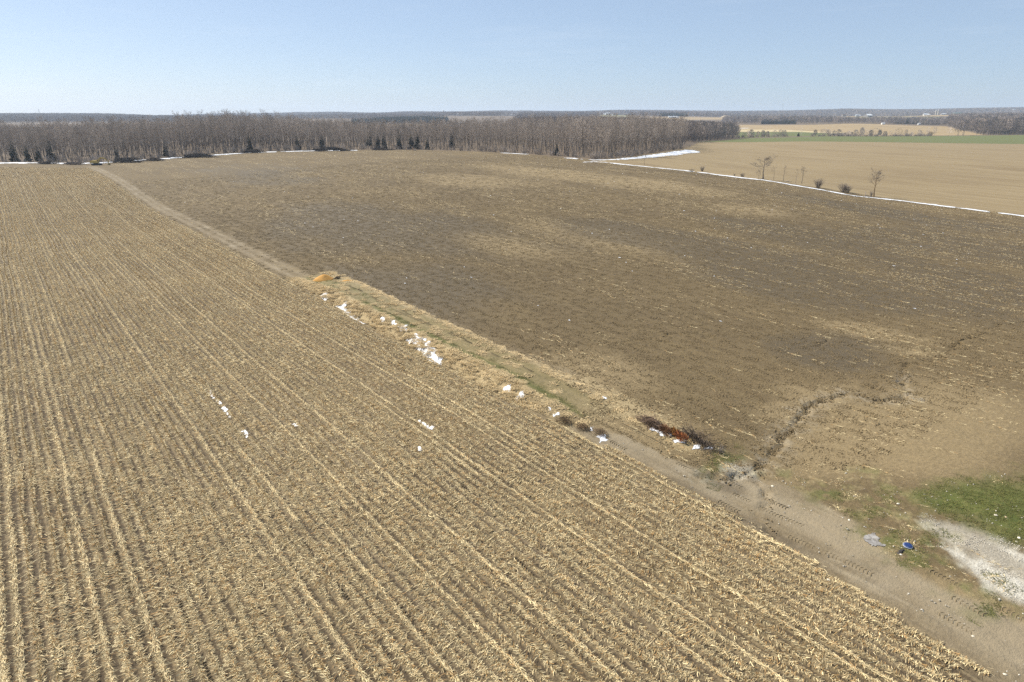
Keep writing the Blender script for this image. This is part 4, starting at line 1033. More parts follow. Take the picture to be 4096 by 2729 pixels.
single(3810, 1018, far_tree(rgt, 12, 10, 260), M_TWIG, 'hedgerow_tree', 'sparse wide tree standing left of the grey right hand wood')
single(3214, 1030, far_tree(rgt, 12, 4, 120), M_TWIG, 'hedgerow_tree', 'faint thin tree beside the lone dark green cone')
single(3203, 1000, conifer(rgt, 6.5, 2.9, 16, .02)[1], M_NEEDLE, 'evergreen_tree', 'lone dark green cone shaped evergreen on the green strip')
single(2426, 2750, conifer(rgt, 17, 4.5, 12)[1], M_NEEDLE, 'evergreen_tree', 'taller one of two evergreens below the white barns')
single(2437, 2750, conifer(rgt, 12, 4.2, 12)[1], M_NEEDLE, 'evergreen_tree', 'shorter one of two evergreens below the white barns')
single(3127, 2700, conifer(rgt, 15, 6, 12)[1], M_NEEDLE, 'evergreen_tree', 'dark evergreen on the skyline of the gravel pit')
for q, (px_, t_, s_) in enumerate([(1852,1580,1.1),(1842,1590,1.2),(1795,1620,1.2),(1803,1640,1.0),(1787,1660,1.15),(1858,1640,1.2)]):
    single(px_, t_, conifer(rgt, 13, 4.2, 10)[1], M_NEEDLE, 'evergreen_tree', 'dark evergreen sheltering the grey farm barn and metal shed', s=s_)['group'] = 'evergreens round the grey barn'
for q, (px_, t_, s_) in enumerate([(3720,2960,1.0),(3733,2980,1.1),(3690,3000,.9),(3768,2950,1.1),(3785,2940,1.0),(3790,3000,.9),(3670,3050,.9)]):
    single(px_, t_, far_tree(rgt, 13, 12, 200), M_DARKWOOD, 'farm_tree', 'dark shade tree clustered round the two silos', s=s_)['group'] = 'trees round the silos'
for q, (px_, t_) in enumerate([(3505,2800),(3512,2810),(3522,2815),(3540,2830),(3428,2700),(3440,2700),(3380,2760)]):
    single(px_, t_, far_tree(rgt, 9, 11, 160), M_TWIG2, 'field_tree', 'small round tree dotted on the slope near the white roofed barn')['group'] = 'dotted field trees'

WHITE = plain('white_paint', (.80, .80, .78), .6, .04); GREY = plain('weathered_boards', (.28, .27, .26), .85, .12); TIN = plain('tin_roof', (.62, .65, .68), .45, .06, spec=.4)
GREENR = plain('green_tin_roof', (.10, .19, .17), .5, .08); DARK = plain('dark_opening', (.03, .03, .035), .8, .1); BRN = plain('brown_roof', (.17, .12, .09), .8, .1); CONC = plain('silo_concrete', (.50, .47, .41), .85, .08)
def barn(name, px_, t_, w, d, h, roof, wallm, roofm, label, cat='barn', rz=None, door=True, nwin=2):
    g = far(px_, t_); e = empty(name, (g[0], g[1], z1(*g)), label, cat, None, (-YAW if rz is None else rz))
    m = MB(); m.box((0, 0, h/2-.5), (w, d, h+1)); 
    for s_ in (-1, 1): m.add([(s_*w/2, -d/2, h), (s_*w/2, d/2, h), (s_*w/2, 0, h+roof)], [(0, 1, 2)])
    m.build('wall', wallm, e)
    r = MB(); o_ = .4
    r.add([(-w/2-o_, -d/2-o_, h-.1), (w/2+o_, -d/2-o_, h-.1), (w/2+o_, 0, h+roof+.12), (-w/2-o_, 0, h+roof+.12), (-w/2-o_, d/2+o_, h-.1), (w/2+o_, d/2+o_, h-.1),
           (-w/2-o_, -d/2-o_, h-.3), (w/2+o_, -d/2-o_, h-.3), (-w/2-o_, d/2+o_, h-.3), (w/2+o_, d/2+o_, h-.3)], [(0, 1, 2, 3), (3, 2, 5, 4), (6, 7, 1, 0), (4, 5, 9, 8)])
    r.build('roof', roofm, e)
    if door:
        k = MB(); k.box((w*.12, -d/2-.06, h*.36), (w*.22, .12, h*.72)); k.build('door', DARK, e)
    for i in range(nwin):
        k = MB(); k.box((-w*.38+i*w*.17, -d/2-.05, h*.6), (w*.07, .1, h*.28)); k.build('window', DARK, e)
    return e
barn('shed', 1792, 1530, 10, 7, 3.2, 1.2, plain('cream_board', (.55, .53, .45), .8, .06), TIN, 'long metal roofed shed left of the grey gabled barn', 'shed')
barn('barn', 1816, 1540, 9, 11, 4.6, 4.2, GREY, plain('grey_shingles', (.36, .33, .32), .85, .1), 'grey gabled barn above the middle of the wood', rz=-YAW+rad(62))
barn('shed', 1844, 1900, 8, 5, 2.6, 1, WHITE, TIN, 'small white shed right of the grey gabled barn', 'shed', nwin=1)
barn('shed', 1925, 1560, 20, 5, 3, 1, plain('pale_brick', (.55, .42, .36), .8, .08), TIN, 'low pinkish shed half hidden by the treetops', 'shed')
barn('shed', 1837, 2900, 26, 16, 7, 3, WHITE, TIN, 'white shed on a tan slope right of the water tower', 'shed')
barn('house', 1795, 3700, 12, 9, 6, 4, WHITE, TIN, 'white house just right of the water tower', 'house')
barn('house', 1823, 3700, 13, 9, 6, 4, WHITE, TIN, 'white house second to the right of the water tower', 'house')
barn('barn', 2028, 3050, 22, 14, 7, 3, WHITE, TIN, 'largest white barn of the row of far white barns')
barn('barn', 2044, 3080, 10, 10, 6, 3, WHITE, TIN, 'middle white barn of the row of far white barns')
barn('barn', 2055, 3100, 12, 10, 6, 3, WHITE, TIN, 'right end white barn of the row of far white barns')
barn('barn', 2013, 3100, 20, 10, 4, 2, GREY, TIN, 'pale grey low barn left of the row of far white barns')
barn('house', 2418, 3150, 11, 9, 6, 4, WHITE, TIN, 'white house left of the broad white barn', 'house')
barn('barn', 2431, 3050, 17, 14, 6, 5, WHITE, TIN, 'broad white barn above the two evergreens')
barn('shed', 2452, 3080, 16, 8, 4, 2, WHITE, TIN, 'low white shed right of the broad white barn', 'shed')
barn('house', 2506, 3150, 10, 10, 8, 5, WHITE, TIN, 'tall white farmhouse near dark trees on the ridge', 'house', rz=-YAW+rad(50))
barn('shed', 2464, 2850, 26, 9, 4, 2, GREY, BRN, 'brown roofed shed below the low white shed', 'shed')
barn('shed', 2500, 2850, 16, 9, 4, 2, GREY, BRN, 'brown roofed shed below the tall white farmhouse', 'shed')
barn('shed', 2447, 2650, 5, 5, 3, 1.5, WHITE, TIN, 'tiny white hut below the brown roofed sheds', 'shed', nwin=1)
barn('shed', 2690, 2560, 32, 10, 4, 2, WHITE, TIN, 'long white shed on bare ground at centre right', 'shed')
barn('shed', 2711, 2520, 8, 8, 3, 2, plain('yellow_board', (.60, .52, .34), .8, .05), TIN, 'small yellowish shed at the right end of the long white shed', 'shed', nwin=1)
barn('shed', 2692, 3500, 40, 14, 4, 2, WHITE, TIN, 'pale greenhouse strip above the dark spinney', 'shed', nwin=0)
barn('shed', 3085, 2420, 18, 9, 4, 2, plain('pit_shed', (.34, .33, .34), .8, .1), WHITE, 'white roofed pit shed below the gravel pit', 'shed')
barn('shed', 3074, 2400, 7, 7, 3.5, 1.5, WHITE, TIN, 'small white pit hut left of the white roofed pit shed', 'shed', nwin=1)
barn('barn', 3472, 2650, 27, 20, 5, 5, GREY, WHITE, 'big barn with gleaming white roof and dark front', rz=-YAW+rad(25))
barn('house', 3426, 2700, 9, 8, 5, 3, plain('blue_grey_siding', (.40, .46, .47), .8, .06), TIN, 'left blue grey house beside the white roofed barn', 'house')
barn('house', 3436, 2700, 8, 8, 4, 3, plain('tan_siding', (.50, .46, .38), .8, .06), TIN, 'right tan house beside the white roofed barn', 'house')
barn('house', 3375, 2750, 12, 8, 5, 4, GREY, BRN, 'brown roofed farmhouse left of the two small houses', 'house')
barn('shed', 3537, 1640, 7, 5, 3, 1.2, WHITE, TIN, 'lone white shed in the tree belt right of centre', 'shed', nwin=1)
barn('barn', 3700, 3000, 16, 10, 6, 4, WHITE, TIN, 'white barn left of the two silos')
barn('house', 3717, 3080, 9, 9, 7, 5, WHITE, BRN, 'white farmhouse nearest the left silo', 'house')
barn('shed', 3772, 2880, 20, 9, 4, 2, GREY, TIN, 'tin roofed shed right of the two silos', 'shed')
barn('shed', 3712, 2860, 14, 7, 3, 2, GREY, WHITE, 'low snowy roofed shed below the white barn', 'shed')
barn('barn', 3826, 2880, 31, 13, 4.5, 4, plain('green_siding', (.20, .30, .28), .7, .06), GREENR, 'long green roofed barn right of the silos')
barn('house', 3843, 3300, 9, 9, 6, 4, WHITE, TIN, 'white house on the hill behind the green roofed barn', 'house')
barn('shed', 3682, 1680, 6, 5, 3, 1.2, WHITE, TIN, 'small white shed in front of the dark evergreens at right', 'shed', nwin=1)
barn('house', 4018, 3300, 9, 8, 5, 3, WHITE, TIN, 'white house at the foot of the right skyline wood', 'house')
barn('house', 4050, 4300, 14, 10, 14, 6, WHITE, TIN, 'white farm building poking above the right skyline', 'house')
def silo(px_, t_, h, r, label):
    g = far(px_, t_); e = empty('silo', (g[0], g[1], z1(*g)), label, 'silo', 'two concrete silos')
    m = MB(); m.tube([(0, 0, -1), (0, 0, h)], [r, r], 14); m.build('shaft', CONC, e)
    m = MB(); m.tube([(0, 0, h), (0, 0, h+r*.5), (0, 0, h+r*.85)], [r*1.02, r*.75, r*.1], 14, cap=True); m.build('dome', TIN, e)
    m = MB(); m.box((0, -r-.25, h*.5), (.9, .5, h)); m.build('chute', GREY, e)
silo(3741, 2900, 19, 2.6, 'left one of two tall concrete silos'); silo(3750, 2880, 19.5, 2.6, 'right one of two tall concrete silos')
# water tower
g = far(1774, 3000); wz = z1(*g)
e = empty('water_tower', (g[0], g[1], wz), 'white water tower with a grey fluted stem on the horizon', 'water tower')
top = float(pt(1774, 441, 3000)[2])-wz; bot = float(pt(1774, 448.2, 3000)[2])-wz
m = MB(); m.tube([(0, 0, -1), (0, 0, bot*.6), (0, 0, bot-1)], [2.3, 1.9, 1.9], 14); m.build('stem', plain('tower_stem', (.36, .36, .37), .7, .05), e)
m = MB(); m.tube([(0, 0, bot-1.4), (0, 0, bot), (0, 0, bot+1.3), (0, 0, top-1.5), (0, 0, top-.3), (0, 0, top)], [1.9, 3.4, 4.1, 4.1, 3.2, .5], 18, cap=True); m.build('tank', WHITE, e, True)
m = MB(); m.tube([(0, 0, bot+1.15), (0, 0, bot+1.5)], [4.2, 4.2], 18, cap=True); m.build('walkway', GREY, e)
# lattice pylon on the left ridge, radio mast at the right
g = far(160, 3300); pz = z1(*g); ph = float(pt(160, 436.5, 3300)[2])-pz
e = empty('lattice_tower', (g[0], g[1], pz), 'lattice radio tower rising above the left ridge', 'tower')
m = MB()
lv = [2.0, 1.6, 1.2, .9, .7]
for a in range(4):
    s_ = [(-1, -1), (1, -1), (1, 1), (-1, 1)][a]
    m.tube([(s_[0]*lv[0], s_[1]*lv[0], -1), (s_[0]*lv[-1], s_[1]*lv[-1], ph)], [.32, .22], 4)
m.build('mast_legs', GREY, e)
m = MB()
for i in range(9):
    z0, z2 = ph*i/9, ph*(i+1)/9; w0 = 2-1.3*i/9; w2 = 2-1.3*(i+1)/9
    for a in range(4):
        s0 = [(-1, -1), (1, -1), (1, 1), (-1, 1)][a]; s2 = [(-1, -1), (1, -1), (1, 1), (-1, 1)][(a+1) % 4]
        m.tube([(s0[0]*w0, s0[1]*w0, z0), (s2[0]*w2, s2[1]*w2, z2)], [.12, .12], 3)
m.build('bracing', GREY, e)
for i, f in enumerate((.6, .8, .97)):
    k = MB(); k.box((0, 0, ph*f), (5.6, .8, .9)); k.build('antenna_arm', GREY, e)
g = far(3126, 4000); mz = z1(*g); mh = float(pt(3126, 402, 4000)[2])-mz
e = empty('radio_mast', (g[0], g[1], mz), 'hair thin radio mast standing above the skyline right of centre', 'mast')
m = MB(); m.tube([(0, 0, -1), (0, 0, mh)], [.42, .34], 4); m.build('pole', GREY, e)
m = MB()
for a in range(3):
    an = a*2.094; m.tube([(0, 0, mh*.8), (math.cos(an)*mh*.4, math.sin(an)*mh*.4, 0)], [.05, .05], 3)
m.build('guy_wires', GREY, e)
# spoil banks of the gravel pit
for px_, t_, w, h, lab in [(3050,2650,60,9,'left tan spoil heap of the gravel pit'),(3085,2680,70,8,'middle tan spoil heap of the gravel pit'),(2905,2750,50,8,'tan spoil heap left of the gravel pit buildings')]:
    m = MB(); g = far(px_, t_)
    n_ = 12; vs_ = [(0, 0, h)]; fs = []
    for k, (rr_, hh) in enumerate(((.35, .85), (.7, .45), (1.1, -.3))):
        vs_ += [(math.cos(6.283*i/n_)*w/2*rr_*rgt.uniform(.8, 1.2), math.sin(6.283*i/n_)*w/3*rr_, h*hh) for i in range(n_)]
    fs = [(0, 1+i, 1+(i+1) % n_) for i in range(n_)]
    for k in range(2): fs += [(1+k*n_+i, 1+(k+1)*n_+i, 1+(k+1)*n_+(i+1) % n_, 1+k*n_+(i+1) % n_) for i in range(n_)]
    m.add(vs_, fs); o = m.build('spoil_heap', plain('pit_earth', (.40, .32, .22), .95, .15, .2), None, True); o.location = (g[0], g[1], z1(*g)); o.rotation_euler = (0, 0, -YAW); tag(o, lab, 'spoil heap')

# ------------------------------------------------------------------ snow left in the shade
def snow_patch(poly, label, thr=.0, step=.12, nscale=1.5, thick=.035, name='snow', stretch=1.0, edge=.6):
    """melting snow lying inside the outline, ragged and holed"""
    poly = np.asarray(poly, float); lo = poly.min(0)-edge; hi = poly.max(0)+edge
    ax = np.arange(lo[0], hi[0]+step, step); ay = np.arange(lo[1], hi[1]+step*stretch, step*stretch)
    X, Y = np.meshgrid(ax, ay)
    d = sd_poly(X.ravel(), Y.ravel(), poly).reshape(X.shape)
    nz = fbm(X*nscale, Y*nscale/stretch**.5, 201, 4)-.5; nf = fbm(X*nscale*4, Y*nscale*4/stretch**.5, 203, 3)-.5
    v = np.minimum(d/edge, 1.)*.5+nz*1.5+nf*.42-thr
    inside = v > 0
    q = inside[:-1, :-1] & inside[1:, 1:] & inside[1:, :-1] & inside[:-1, 1:]
    if not q.any(): return None
    Z = zfun(X.ravel(), Y.ravel()).reshape(X.shape)+thick*np.clip(v*2, 0, 1)*(.6+.8*(nf+.5))+.015
    j, i = np.nonzero(q); n_ = X.shape[1]
    Fq = np.stack([j*n_+i, j*n_+i+1, (j+1)*n_+i+1, (j+1)*n_+i], 1)
    u_, inv = np.unique(Fq, return_inverse=True)
    me = np_mesh(name, np.stack([X.ravel(), Y.ravel(), Z.ravel()], 1)[u_], inv.reshape(-1, 4), M_SNOW, None, True)
    o = bpy.data.objects.new(name, me); COL.objects.link(o); return tag(o, label, kind='stuff')
def ribbon(line, w0, w1):
    """outline of a strip along a polyline, w0 to its left and w1 to its right"""
    line = np.asarray(line, float); d = np.gradient(line, axis=0); d /= np.hypot(d[:, 0], d[:, 1])[:, None]; nr = np.stack([-d[:, 1], d[:, 0]], 1)
    w0 = np.broadcast_to(w0, (len(line),)); w1 = np.broadcast_to(w1, (len(line),))
    return np.concatenate([line+nr*w0[:, None], (line-nr*w1[:, None])[::-1]])
fl = gp([(2330,650),(2380,647),(2440,652),(2520,661),(2600,669),(2700,679),(2800,690),(2900,703),(2960,711),(3060,722),(3140,735),(3230,750),(3330,768),(3420,785),(3500,792),(3600,803),(3800,828),(4000,853),(4200,878)])
snow_patch(ribbon(fl, 1.5, 1.4), 'snow drift along the fence row', .13, .22, .40, .10, stretch=2.2, edge=1.0)
wl_ = [farp([(a, b)])[0] for a, b in ((-200,372),(0,378),(150,376),(300,372),(430,382),(560,394),(700,410),(850,430),(1000,452),(1200,458),(1420,458))]
snow_patch(ribbon(wl_, 7, 3.5), 'patchy snow among the log piles at the edge of the wood', .16, .55, .22, .15, stretch=1.0, edge=3)
wl2 = [farp([(a, b)])[0] for a, b in ((2250,366),(2330,356),(2380,350),(2460,354),(2550,372),(2650,412),(2740,455),(2755,470))]
snow_patch(ribbon(wl2, 1.2, np.array([2, 2, 2.5, 4, 7, 10, 12, 6])), 'snow along the right hand end of the wood', -.02, .5, .25, .15, edge=2)
wl3 = [farp([(a, b)])[0] for a, b in ((2000,410),(2060,402),(2110,395))]
snow_patch(ribbon(wl3, 1.5, 1.5), 'thin snow line at the centre right of the wood edge', .05, .4, .3, .1, edge=1)
snow_patch(gp([(1632,1362),(1660,1352),(1700,1375),(1770,1437),(1772,1452),(1748,1458),(1690,1412)]), 'largest snow patch in the ditch beside the track', -.06, .08, 1.3, .05, edge=.5)
snow_patch(gp([(1690,1425),(1705,1425),(1772,1465),(1760,1470)]), 'thin snow line below the largest ditch snow', .0, .09, 1.3, .05, edge=.35)
for L, lab in [([(1282,1188),(1298,1178),(1312,1190),(1300,1202)],'snow scrap by the stubble below the sand heap'),([(1340,1220),(1372,1222),(1410,1255),(1465,1290),(1452,1296),(1400,1268)],'long snow streak in the upper ditch'),
               ([(1365,1222),(1388,1215),(1388,1224),(1370,1238)],'snow tongue above the long snow streak'),([(1283,1182),(1308,1175),(1318,1195),(1295,1200)],'small snow patch at the head of the ditch'),
               ([(1520,1285),(1538,1284),(1540,1298),(1524,1300)],'small snow patch halfway down the ditch'),([(1562,1300),(1588,1302),(1586,1316),(1566,1314)],'snow patch above the largest ditch snow, left one'),([(1588,1322),(1630,1322),(1630,1340),(1592,1336)],'snow patch above the largest ditch snow, right one'),
               ([(2060,1590),(2098,1570),(2104,1590),(2066,1606)],'scattered snow flecks on the lower bank'),([(2010,1555),(2045,1552),(2050,1572),(2014,1570)],'faint snow flecks left of the lower bank flecks'),
               ([(2354,1710),(2374,1708),(2376,1724),(2358,1724)],'small snow patch above the round snow patch by the track'),([(2385,1742),(2425,1738),(2432,1764),(2396,1772)],'round snow patch in the weeds left of the track'),
               ([(2190,1632),(2206,1632),(2206,1650),(2192,1650)],'snow fleck under the bank left of the weeds'),([(2210,1658),(2236,1650),(2238,1664),(2214,1668)],'snow fleck nearest the weeds on the bank'),
               ([(835,1564),(850,1564),(858,1592),(842,1590)],'topmost snow scrap in the stubble rows'),([(868,1604),(884,1606),(932,1672),(914,1672)],'long snow streak lying between stubble rows'),([(968,1722),(985,1720),(1000,1748),(984,1750)],'bright snow patch at the end of the stubble snow streak'),
               ([(1160,1692),(1190,1692),(1196,1706),(1168,1706)],'flat snow patch in the stubble right of the snow streak'),([(1690,1690),(1740,1710),(1730,1722),(1684,1704)],'snow speckles in the stubble below the big ditch snow'),
               ([(1664,1676),(1680,1676),(1680,1690),(1664,1690)],'tiny snow speck beside the stubble snow speckles'),([(1672,1790),(1690,1790),(1690,1802),(1672,1802)],'lowest snow speck in the stubble rows'),
               ([(2405,1586),(2428,1584),(2430,1598),(2408,1600)],'single snow scrap on the far side of the track')]:
    snow_patch(gp(L), lab, .09, .05, 2.4, .025, edge=.25)
flk = rng.uniform(0, 1, (260, 2)); fx_ = 50+flk[:, 0]**1.0*190; fy_ = 40+flk[:, 1]*400
k = in_view(fx_, fy_) & (zones(fx_, fy_)['plough'] > .6); V = []; Fq = []
for q, (a, b) in enumerate(np.stack([fx_[k], fy_[k]], 1)):
    z = z1(a, b)+.06; n_ = len(V); s_ = rng.uniform(.1, .34); an = rng.uniform(0, 3)
    for i in range(6): V.append((a+math.cos(an+i*1.047)*s_*rng.uniform(.4, 1.2)*.6, b+math.sin(an+i*1.047)*s_*rng.uniform(.5, 1.3), z+rng.uniform(-.03, .03)))
    V.append((a, b, z+.05)); Fq += [(n_+6, n_+i, n_+(i+1) % 6) for i in range(6)]
o = bpy.data.objects.new('snow', np_mesh('snow', np.array(V), np.array(Fq), M_SNOW)); COL.objects.link(o); tag(o, 'last flecks of snow dotted over the ploughed field', kind='stuff')

# ------------------------------------------------------------------ heap of orange sand by the track
def heap(name, cx, cy, lx, ly, h, mat, label, cat, rz=0., seed=0, flat=.5):
    n_r, n_a = 9, 26; vs_ = [(0, 0, h)]
    for i in range(1, n_r+1):
        f = i/n_r
        for k in range(n_a):
            a = 2*math.pi*k/n_a; wob = 1+.22*(float(vnoise(np.array([math.cos(a)*1.7+seed]), np.array([math.sin(a)*1.7]), 301)[0])-.5)*2
            rr_ = f*wob; z = h*(1-f**1.25)*(1+.25*(float(vnoise(np.array([math.cos(a)*f*3+seed]), np.array([math.sin(a)*f*3]), 305)[0])-.5))
            vs_.append((math.cos(a)*lx*rr_, math.sin(a)*ly*rr_, z-(.12 if i == n_r else 0)))
    m = MB(); fs = [(0, 1+k, 1+(k+1) % n_a) for k in range(n_a)]
    for i in range(n_r-1): fs += [(1+i*n_a+k, 1+(i+1)*n_a+k, 1+(i+1)*n_a+(k+1) % n_a, 1+i*n_a+(k+1) % n_a) for k in range(n_a)]
    m.add(vs_, fs); o = m.build(name, mat, None, True); o.location = (cx, cy, z1(cx, cy)-.05); o.rotation_euler = (0, 0, rz); return tag(o, label, cat)
g = gp([(1305,1124)])[0]
heap('sand_heap', g[0], g[1]+1.0, 2.2, 1.6, 1.0, M_SAND, 'smooth heap of bright orange sand at the end of the grassy track', 'sand heap', -YAW, 2)
g = gp([(1392,1132)])[0]
heap('sand_heap', g[0], g[1], 1.0, .5, .22, M_SAND, 'thin spill of orange sand right of the big sand heap', 'sand heap', -YAW, 5)
g = gp([(1352,1120)])[0]
m = MB(); rgb = np.random.default_rng(55)
for i in range(14):
    a = rgb.uniform(0, 6.28); m.tube([(rgb.normal(0, .4), rgb.normal(0, .2), .1), (rgb.normal(.2, .5), rgb.normal(0, .3), rgb.uniform(.2, .8))], [.05, .02], 4, (.7, .7, .7))
o = m.build('dead_weeds', M_DARKWOOD); o.location = (g[0], g[1], z1(*g)); tag(o, 'dark clump of dead stalks on the right shoulder of the sand heap', 'weeds')

# ------------------------------------------------------------------ brush piles and dead cedar beside the track
def brush(name, g, lx, ly, h, n, mat, label, cat, rz, seed, L=(.5, 1.6), logs=0, tint=(1, 1, 1), r0=.02):
    rg = np.random.default_rng(seed); e = empty(name, (g[0], g[1], z1(*g)), label, cat, None, rz)
    m = MB()
    for i in range(n):
        x0, y0 = rg.normal(0, .42)*lx, rg.normal(0, .42)*ly; k = max(0, 1-(x0/lx)**2-(y0/ly)**2)
        z0 = h*k*rg.uniform(.1, 1.); a = rg.uniform(0, 6.28) if rg.random() < .5 else rg.normal(0, .5); l = rg.uniform(*L)
        d = Vector((math.cos(a), math.sin(a), rg.normal(0, .3)))*l/2; p = Vector((x0, y0, z0+.08)); b = Vector((rg.normal(0, .1), rg.normal(0, .1), rg.normal(.05, .1)))*l
        q0, q2 = p-d, p+d; q0.z = max(q0.z, .0); q2.z = max(q2.z, .0)
        m.tube([q0, p+b, q2], [r0, r0*.8, r0*.3], 3, tuple(np.array(tint)*rg.uniform(.6, 1.3)))
    o = m.build('twigs', mat, e); o['kind'] = 'stuff'
    for i in range(logs):
        k = MB(); a = rg.normal(0, .35); l = rg.uniform(1.6, 3.2); c = Vector((rg.normal(0, .3)*lx, rg.normal(0, .25)*ly, h*rg.uniform(.15, .6)))
        d = Vector((math.cos(a), math.sin(a), rg.normal(0, .08)))*l/2
        k.tube([c-d, c+Vector((0, rg.normal(0, .1), .05)), c+d], [.10, .09, .05], 6, (1, 1, 1), True); k.build('log', mat, e)
    return e
tr = rad(90)
g = gp([(2605,1702)])[0]; brush('brush_pile', g, 1.9, .75, .6, 300, M_DARKWOOD, 'grey black heap of brushwood left of the rust red cedar', 'brush pile', tr-.1, 61, tint=(2.6, 2.2, 1.8))
g = gp([(2660,1728)])[0]; brush('brush_pile', g, 1.1, .65, .5, 240, M_BRUSH, 'reddish brown heap of dead boughs and snow beside the red cedar', 'brush pile', tr-.1, 62, (.3, .9), 2, (.8, .55, .42))
g = gp([(2790,1765)])[0]; e = brush('brush_pile', g, 2.3, .6, .45, 130, M_DARKWOOD, 'long tangle of cut branches trailing right of the red cedar', 'brush pile', tr-.25, 63, (1.2, 3.0), 4, (2.4, 2.2, 1.8))
m = MB(); rgc = np.random.default_rng(64)
for i in range(26):
    a = rgc.uniform(-1.2, 1.9); p = Vector((rgc.normal(.3, .7), rgc.normal(.2, .3), .3)); l = rgc.uniform(1., 2.4)
    d = Vector((math.cos(a+1.2)*.7, math.sin(a+1.2)*.7, rgc.uniform(.3, .9)))
    m.tube([p, p+d*l*.5+Vector((0, 0, .15)), p+d*l+Vector((rgc.normal(0, .2), rgc.normal(0, .2), -.2))], [.03, .02, .006], 4, tuple(np.array((2.4, 2.2, 1.8))*rgc.uniform(.7, 1.2)))
m.build('bare_boughs', M_DARKWOOD, e)
g = gp([(2712,1756)])[0]
e = empty('dead_cedar', (g[0], g[1], z1(*g)), 'rust orange dead cedar lying among the cut branches', 'cedar', None, tr-.35)
m = MB(); m.tube([(-1.25, 0, .3), (0, 0, .36), (1.5, .1, .2)], [.09, .07, .03], 6, (1, 1, 1), True); m.build('trunk', M_BRUSH, e)
m = MB()
for i in range(650):
    f = rgc.random(); x0 = -1.1+2.2*f; R = .43*(1-f*.55)*math.sqrt(rgc.random()); a = rgc.uniform(0, 6.28)
    p = Vector((x0, math.cos(a)*R, .46+math.sin(a)*R*.8)); p.z = max(p.z, .06); d = Vector((rgc.uniform(.1, .8), math.cos(a)*.6+rgc.normal(0, .4), math.sin(a)*.6+rgc.normal(.2, .4))).normalized()*rgc.uniform(.12, .3)
    s_ = d.orthogonal().normalized()*rgc.uniform(.03, .07); k = rgc.uniform(.45, 1.4)
    m.add([tuple(p-s_), tuple(p+s_), tuple(p+d)], [(0, 1, 2)], (k, k*(1 if f < .6 else 1.3), k))
m.build('needles', M_CEDAR, e)
for L, lab in [([(2605,1700),(2622,1702),(2624,1722),(2606,1720)],'blueish snow at the left end of the brown bough heap'),([(2622,1722),(2648,1728),(2660,1745),(2640,1742)],'snow under the brown bough heap'),([(2676,1728),(2688,1730),(2686,1746),(2678,1744)],'snow between the brown boughs and the red cedar'),
               ([(2690,1762),(2742,1764),(2740,1774),(2692,1772)],'snow strip in front of the red cedar'),([(2768,1784),(2806,1782),(2800,1798),(2772,1798)],'snow patch below the cut branches'),([(2812,1792),(2848,1786),(2846,1796),(2816,1800)],'snow patch at the right end of the cut branches')]:
    snow_patch(gp(L), lab, -.14, .05, 2.0, .06, edge=.2)
for px_, py_, lx, lab, sd_ in [(2255,1690,1.2,'dark weedy tussock at the stubble edge left of the round snow patch',71),(2400,1738,1.0,'dark weeds round the small round snow patch by the track',72),(2330,1715,.8,'small dark weed clump between the two snow patches',73)]:
    g = gp([(px_, py_)])[0]; brush('weed_clump', g, lx, .7, .45, 150, M_BRUSH, lab, 'weeds', tr, sd_, (.25, .8), 0, (.7, .62, .55), .012)
g = gp([(2880,1812)])[0]; o = shrub(np.random.default_rng(3), .9, 1.0, 16, .012).build('bush', M_TWIG); o.location = (g[0], g[1], z1(*g)); tag(o, 'small leafless bush by the grass patch right of the cut branches', 'bush')

# ------------------------------------------------------------------ round blue lid in the grass, rubble, stones, muddy puddle
g = gp([(3630,2189)])[0]; lz = z1(*g)
e = empty('well_lid', (g[0], g[1], lz), 'round blue lid with pale rim set in the grass by the dirt track', 'lid')
e.rotation_euler = (rad(4), rad(-5), 0); e.scale = (.8, .8, .8)
BLUE = plain('blue_plastic', (.008, .030, .13), .6, .18, 5, .5); RIMM = plain('pale_rim', (.42, .46, .52), .6, .08); RISER = plain('dark_riser', (.045, .045, .05), .7, .1)
m = MB(); m.tube([(0, 0, -.1), (0, 0, .15)], [.33, .33], 28); m.build('riser', RISER, e)
m = MB(); m.tube([(0, 0, .13), (0, 0, .185), (0, 0, .195)], [.385, .385, .36], 32, cap=True); m.build('rim', RIMM, e)
m = MB(); m.tube([(0, 0, .192), (0, 0, .212), (0, 0, .226), (0, 0, .232)], [.352, .35, .20, .01], 32); m.build('cap', BLUE, e, True)
for i in range(4):
    a = i*1.571+.4; k = MB(); k.tube([(math.cos(a)*.29, math.sin(a)*.29, .2), (math.cos(a)*.29, math.sin(a)*.29, .235)], [.022, .02], 6, cap=True); k.build('bolt', RIMM, e)
def stone(g, s_, label, seed, mat=M_STONE, tint=(1.25, 1.22, 1.15)):
    rg = np.random.default_rng(seed); m = MB(); n_a = 9; vs_ = [(0, 0, s_*.55)]
    for i, (f, z) in enumerate(((.55, .47), (1., .2), (.9, -.25))):
        vs_ += [(math.cos(6.283*k/n_a)*s_*f*rg.uniform(.75, 1.2), math.sin(6.283*k/n_a)*s_*.75*f*rg.uniform(.75, 1.2), s_*z*rg.uniform(.8, 1.2)) for k in range(n_a)]
    fs = [(0, 1+k, 1+(k+1) % n_a) for k in range(n_a)]
    for i in range(2): fs += [(1+i*n_a+k, 1+(i+1)*n_a+k, 1+(i+1)*n_a+(k+1) % n_a, 1+i*n_a+(k+1) % n_a) for k in range(n_a)]
    m.add(vs_, fs, tint); o = m.build('stone', mat); o.location = (g[0], g[1], z1(*g)); o.rotation_euler = (0, 0, rg.uniform(0, 6)); return tag(o, label, 'stone', 'stones lying on the grass and headland')
